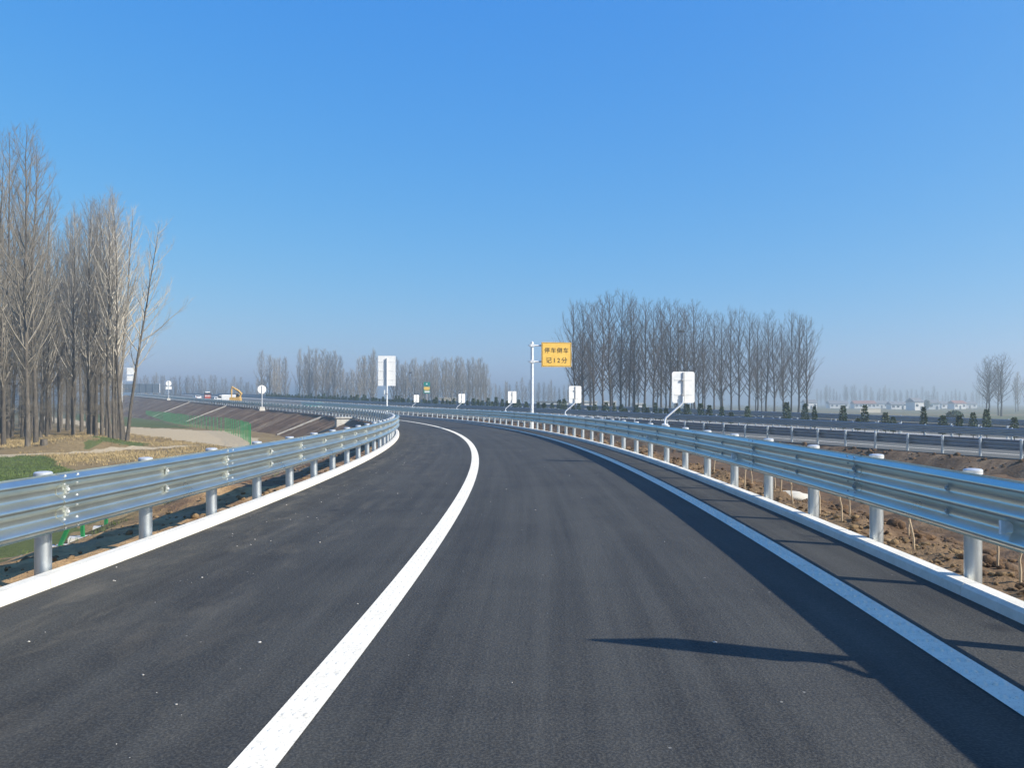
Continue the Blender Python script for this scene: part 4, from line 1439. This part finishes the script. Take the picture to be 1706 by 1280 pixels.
def icos(sub=1):
    bm_ = bmesh.new(); bmesh.ops.create_icosphere(bm_, subdivisions=sub, radius=1)
    v = np.array([tuple(x.co) for x in bm_.verts]); f = np.array([[x.index for x in fc.verts] for fc in bm_.faces]); bm_.free()
    return v, f
IV, IF = icos()
IV2, IF2 = icos(2)
def scatter(name, pts, sizes, mat, seed, label, cat, flat=0.7, fine=False):
    rg = np.random.default_rng(seed)
    n = len(pts)
    IV, IF = (IV2, IF2) if fine else (globals()['IV'], globals()['IF'])
    V = np.repeat(IV[None], n, 0)
    V = V * (1 + rg.uniform(-.38, .38, (n, len(IV), 1)) * (0.55 if fine else 1.0))
    if fine:
        dirs = rg.normal(0, 1, (n, 4, 3)); dirs /= np.linalg.norm(dirs, axis=2, keepdims=True)
        dd = np.einsum('nvk,njk->nvj', np.repeat(IV[None], n, 0), dirs)
        V = V * (1 + (0.42 * np.clip(dd, 0, 1) ** 2 - 0.30 * np.clip(dd - .55, 0, 1)).sum(2, keepdims=True) * 0.8)
    V = V * np.asarray(sizes)[:, None, None] * np.stack([rg.uniform(.7, 1.3, n), rg.uniform(.7, 1.3, n), rg.uniform(.45, .9, n) * flat * 1.3], 1)[:, None, :]
    V = V + np.asarray(pts)[:, None, :]
    Fc = IF[None] + (np.arange(n) * len(IV))[:, None, None]
    me = np_mesh(name, V.reshape(-1, 3), Fc.reshape(-1, 3), mat)
    o = link(name, me)
    tag(o, label, cat, None, 'stuff')
    return o
rg = random.Random(4)
pts = []; sz = []
for i in range(6500):
    s_ = rg.uniform(-12, 40) if i % 3 else rg.uniform(-12, 12); q = 0.25 + abs(rg.gauss(0, 1)) * 2.4
    if q > 8: continue
    k = rg.random() ** 5 * 0.055 + 0.007
    p = verge_r(s_, q); pts.append((p.x, p.y, p.z + k * .2)); sz.append(k)
scatter('soil_clods', pts, sz, M['clod'], 1, 'dark soil clods strewn over the right verge', 'soil')
pts = []; sz = []
for i in range(2600):
    s_ = rg.uniform(-12, 30) if i % 2 else rg.uniform(-12, 8); q = 0.08 + abs(rg.gauss(0, 1)) * 0.55
    k = rg.random() ** 6 * 0.05 + 0.005
    p = verge_r(s_, q); pts.append((p.x, p.y, p.z + k * .2)); sz.append(k)
scatter('tan_clods', pts, sz, M['clod_tan'], 2, 'sandy tan clods beside the right kerb', 'soil')
for (nm_, mt_, q0, q1, n_, lb_) in (('soil_lumps', 'clod', .9, 5.0, 1000, 'larger dark soil lumps on the right verge'), ('tan_lumps', 'clod_tan', .15, 1.0, 260, 'larger tan soil lumps beside the right kerb')):
    pts = []; sz = []
    for i in range(n_):
        s_ = rg.uniform(-12, 26) if i % 2 else rg.uniform(-10, 6); q = rg.uniform(q0, q1)
        k = (rg.random() ** 2.2 * 0.09 + 0.03) if mt_ == 'clod' else (rg.random() ** 3 * 0.05 + 0.012)
        p = verge_r(s_, q); pts.append((p.x, p.y, p.z - k * .12)); sz.append(k)
    scatter(nm_, pts, sz, M[mt_], 12 + n_, lb_, 'soil', .7, True)
pts = []; sz = []
for i in range(2000):
    s_ = rg.uniform(-12, 30); q = 0.1 + abs(rg.gauss(0, 1)) * 1.3
    k = rg.random() ** 6 * 0.06 + 0.006
    p = verge_l(s_, q); pts.append((p.x, p.y, p.z + k * .2)); sz.append(k)
scatter('clay_clods', pts, sz, M['clod_tan'], 3, 'tan clay clods on the slope behind the left kerb', 'soil')
pts = []; sz = []
for i in range(2600):
    t_ = rg.uniform(-5, 90); q = 0.3 + abs(rg.gauss(0, 1)) * 3
    k = rg.random() ** 4 * 0.16 + 0.02
    p = hwy_bank(t_, q); pts.append((p.x, p.y, p.z + k * .2)); sz.append(k)
scatter('bank_clods', pts, sz, M['clod'], 8, 'dark clods on the soil bank below the expressway guardrail', 'soil')
pts = []; sz = []
for i in range(260):
    s_ = rg.uniform(-13, 14); e = rg.choice([rg.uniform(-3.6, -1.2), rg.uniform(-3.6, 3.5), rg.gauss(-3.0, .4)])
    k = rg.random() ** 3 * 0.011 + 0.0025
    p = ramp_p(s_, max(-3.65, min(3.6, e)), k * .3); pts.append(tuple(p)); sz.append(k)
scatter('road_grit', pts, sz, M['gravel'], 6, 'small pale grit scattered on the asphalt', 'gravel', .5)

# grass
def blades(name, spots, hmin, hmax, mat, seed, label, per=6, wid=1.0):
    rg = np.random.default_rng(seed)
    n = len(spots) * per
    P = np.repeat(np.asarray(spots), per, 0) + np.concatenate([rg.normal(0, .10, (n, 2)), np.full((n, 1), -.03)], 1)
    h = rg.uniform(hmin, hmax, n); a = rg.random(n) * 6.28; ln = rg.normal(0, .35, (n, 2)) * h[:, None]
    w = rg.uniform(.008, .018, n) * 1.6 * wid
    dx = np.stack([np.cos(a) * w, np.sin(a) * w, np.zeros(n)], 1)
    tip = P + np.concatenate([ln, h[:, None]], 1)
    V = np.stack([P - dx, P + dx, tip], 1).reshape(-1, 3)
    Fc = np.arange(n * 3).reshape(-1, 3)
    o = link(name, np_mesh(name, V, Fc, mat))
    tag(o, label, 'grass', None, 'stuff')
sp = []; gs = []
rg = random.Random(9)
while len(sp) < 7500:
    y = 22 + 85 * rg.random() ** 1.3; u = rg.uniform(-150, 440)
    x = (u - U0) / F * y
    q = R0 - 3.88 - math.hypot(x - CX, y - CY)
    if q < 11 or any(inside(pp, x, y) for pp in PATHS): continue
    if any(inside(pp, x, y) for pp in GREENS):
        if len(gs) < 5000: gs.append((x, y, field_z(x, y)))
        continue
    if fbm(x, y, .12, 2) + rg.uniform(-.4, .4) < -0.05: continue
    sp.append((x, y, field_z(x, y)))
blades('dry_grass', sp, .06, .24, M['dry_grass'], 1, 'dry tan grass between the grove and the left road')
blades('green_grass', gs, .05, .16, M['green_grass'], 2, 'short green field grass on the left')
ls = []
for i in range(420):
    s_ = rg.uniform(-12, 14); q = rg.uniform(2.6, 6.5); p = verge_l(s_, q); ls.append(tuple(p))
rw = []
for i in range(520):
    s_ = rg.uniform(-12, 34); q = abs(rg.gauss(0, 1)) * 1.1 + .06
    if nz(s_ * .5, q, 33) < -0.05: continue
    rw.append(tuple(verge_r(s_, q)))
blades('dry_weeds', rw, .04, .16, M['dry_grass'], 5, 'dry weeds beside the right kerb', 5, 0.14)
blades('slope_grass', ls, .03, .11, M['green_grass'], 3, 'sparse grass low on the near left slope', 8, 0.35)

# stump and flat stones under the grove
x, y = G(73, 751)
o = MB().lathe([(.30, -.2), (.26, .1), (.24, .42), (.21, .45), (.05, .44)], 12, (0, 0, 0)).build('tree_stump', M['bark'], None, 'auto', loc=(x, y, field_z(x, y)))
tag(o, 'short dark stump beside the low mound at the grove edge', 'stump')

# ------------------------------------------------------------------ village and sheds
def house(u, vb, Y, w, d, h, label, wall='house_white', roof='roof_grey', rz=0.0, flat=False, nwin=3, floors=1):
    b = W(u, vb, Y)
    r = empty('village_house', (b.x, Y, -2.1), rz)
    tag(r, label, 'house')
    MB().box((0, 0, h / 2), (w, d, h)).build('wall', M[wall], r)
    if flat:
        MB().box((0, 0, h + .12), (w + .5, d + .5, .24)).build('roof', M[roof], r)
    else:
        m = MB(); k = w / 2 + .4; dd = d / 2 + .5
        rf = [(-dd, h - .1), (dd, h - .1), (0, h + d * .28)]
        for x_ in (-k, k):
            for (yy, zz) in rf: m.v.append((x_, yy, zz))
        for q in ((0, 1, 2), (3, 5, 4), (0, 2, 5, 3), (1, 4, 5, 2), (0, 3, 4, 1)): m.face(q)
        m.build('roof', M[roof], r)
    for fl in range(floors):
        fh = h / floors
        for i in range(nwin):
            x_ = -w / 2 + w * (i + .5) / nwin
            if fl == 0 and i == nwin // 2:
                MB().box((x_, -d / 2 - .03, 1.05), (1.1, .08, 2.1)).build('door', M['glass'], r)
            else:
                MB().box((x_, -d / 2 - .03, fl * fh + fh * .58), (min(1.5, w / nwin * .55), .08, 1.3)).build('window', M['glass'], r)
    return r
house(1348, 682, 520, 7, 6, 4.2, 'small white house just right of the right grove', 'house_white', 'roof_grey', .1)
house(1524, 684, 430, 5, 7, 4.4, 'white gabled village house with a pale roof, tallest in the hazy village', 'house_white', 'roof_grey', .2, nwin=2)
house(1438, 680, 560, 14, 7, 3.4, 'low long grey-roofed house in the middle of the hazy village', 'house_white', 'roof_red', 0, nwin=5)
house(1395, 680, 600, 13, 7, 3.4, 'low pale house left of the long yellow-white wall', 'house_white', 'roof_grey', 0, nwin=4)
house(1553, 682, 480, 6, 6, 3.8, 'small white house beside the dark round tree', 'house_white', 'roof_grey', -.1, nwin=2)
house(1496, 682, 500, 11, 6, 3.0, 'low grey roofed house left of the gabled white house', 'house_white', 'roof_grey', .05, nwin=4)
house(1575, 682, 560, 9, 6, 3.2, 'white hut in the village right of the dark round tree', 'house_white', 'roof_grey', .1)
house(1594, 682, 520, 8, 6, 3.6, 'bright white village house near the right end of the village', 'house_white', 'roof_red', .2)
house(1612, 682, 600, 10, 6, 3.2, 'hazy white house at the right end of the village', 'house_white', 'roof_grey', 0)
house(1466, 680, 620, 9, 6, 3.6, 'faint white house behind the long yellow-white wall', 'house_white', 'roof_grey', 0)
house(746, 676, 300, 5.4, 6, 5.2, 'pale two-storey house with a flat roof behind the middle sign back', 'house_cream', 'house_cream', .1, True, 3, 2)
house(672, 676, 330, 9.5, 6, 4.4, 'low house with an orange wall band behind the median shrubs', 'house_cream', 'roof_red', .0, True, 6)
house(920, 680, 260, 9.5, 6, 4.0, 'low white building right of the yellow sign pole', 'house_white', 'roof_grey', .0, True, 5)
house(983, 684, 235, 3.4, 4, 4.0, 'small white hut behind the left end of the right grove', 'house_white', 'house_white', .0, True, 1)
house(1015, 684, 240, 3.4, 4, 4.0, 'small white hut between trunks in the right grove', 'house_white', 'house_white', .0, True, 1)
house(1062, 684, 250, 3.0, 4, 3.4, 'tiny white hut deep behind the right grove trunks', 'house_white', 'house_white', .0, True, 1)
# long low wall
b = W(1450, 688, 315)
r = empty('field_wall', (b.x, 315, -2.05), .02)
tag(r, 'long low yellow-white wall in the field before the village', 'wall')
MB().box((0, 0, .8), (7.6, .3, 1.6)).build('wall_panel', M['house_cream'], r)
MB().box((0, 0, 1.66), (7.9, .5, .12)).build('coping', M['house_white'], r)
# dark round tree of the village
def round_tree(u, Y, h, w, label):
    x = (u - U0) / F * Y
    r = empty('evergreen_tree', (x, Y, -2.0)); tag(r, label, 'tree')
    MB().tube([(0, 0, -.2), (.1, 0, h * .4), (0, 0, h * .7)], [.25, .18, .08], 7).build('trunk', M['bark_dark'], r, True)
    rn = random.Random(int(u)); vs = []; fs = []
    for i in range(900):
        d = Vector((rn.gauss(0, 1), rn.gauss(0, 1), rn.gauss(0, 1))).normalized() * rn.random() ** .4
        c = Vector((d.x * w, d.y * w, h * .58 + d.z * h * .42))
        c *= 1 + .15 * noise.noise(c * .7)
        s1 = Vector((rn.gauss(0, 1), rn.gauss(0, 1), rn.gauss(0, 1))).normalized() * rn.uniform(.25, .5)
        s2 = s1.cross(Vector((rn.gauss(0, 1), rn.gauss(0, 1), rn.gauss(0, 1)))).normalized() * .25
        b_ = len(vs); vs += [tuple(c - s1), tuple(c + s2), tuple(c + s1), tuple(c - s2)]; fs.append((b_, b_ + 1, b_ + 2, b_ + 3))
    me = bpy.data.meshes.new('crown'); me.from_pydata(vs, [], fs); me.materials.append(M['shrub']); link('crown', me, r)
round_tree(1543, 430, 5.2, 2.0, 'dark round evergreen tree in the village')
round_tree(1590, 140, 2.2, 1.3, 'low dark bush in the field beyond the farthest guardrail')

# ------------------------------------------------------------------ haze
hz = NT('thin winter haze')
hz.t.nodes.remove(hz.b)
vol = hz.n('ShaderNodeVolumePrincipled')
vol.inputs['Color'].default_value = (0.88, 0.97, 0.95, 1)
vol.inputs['Density'].default_value = 0.0015
vol.inputs['Anisotropy'].default_value = 0.50
hz.l(vol.outputs[0], hz.out.inputs['Volume'])
B = 2400.0
haze = MB().box((0, 0, 12.5), (2 * B, 2 * B, 32.0)).build('haze', hz.mat)
tag(haze, 'thin blue-grey winter haze over the plain', 'haze', None, 'stuff')
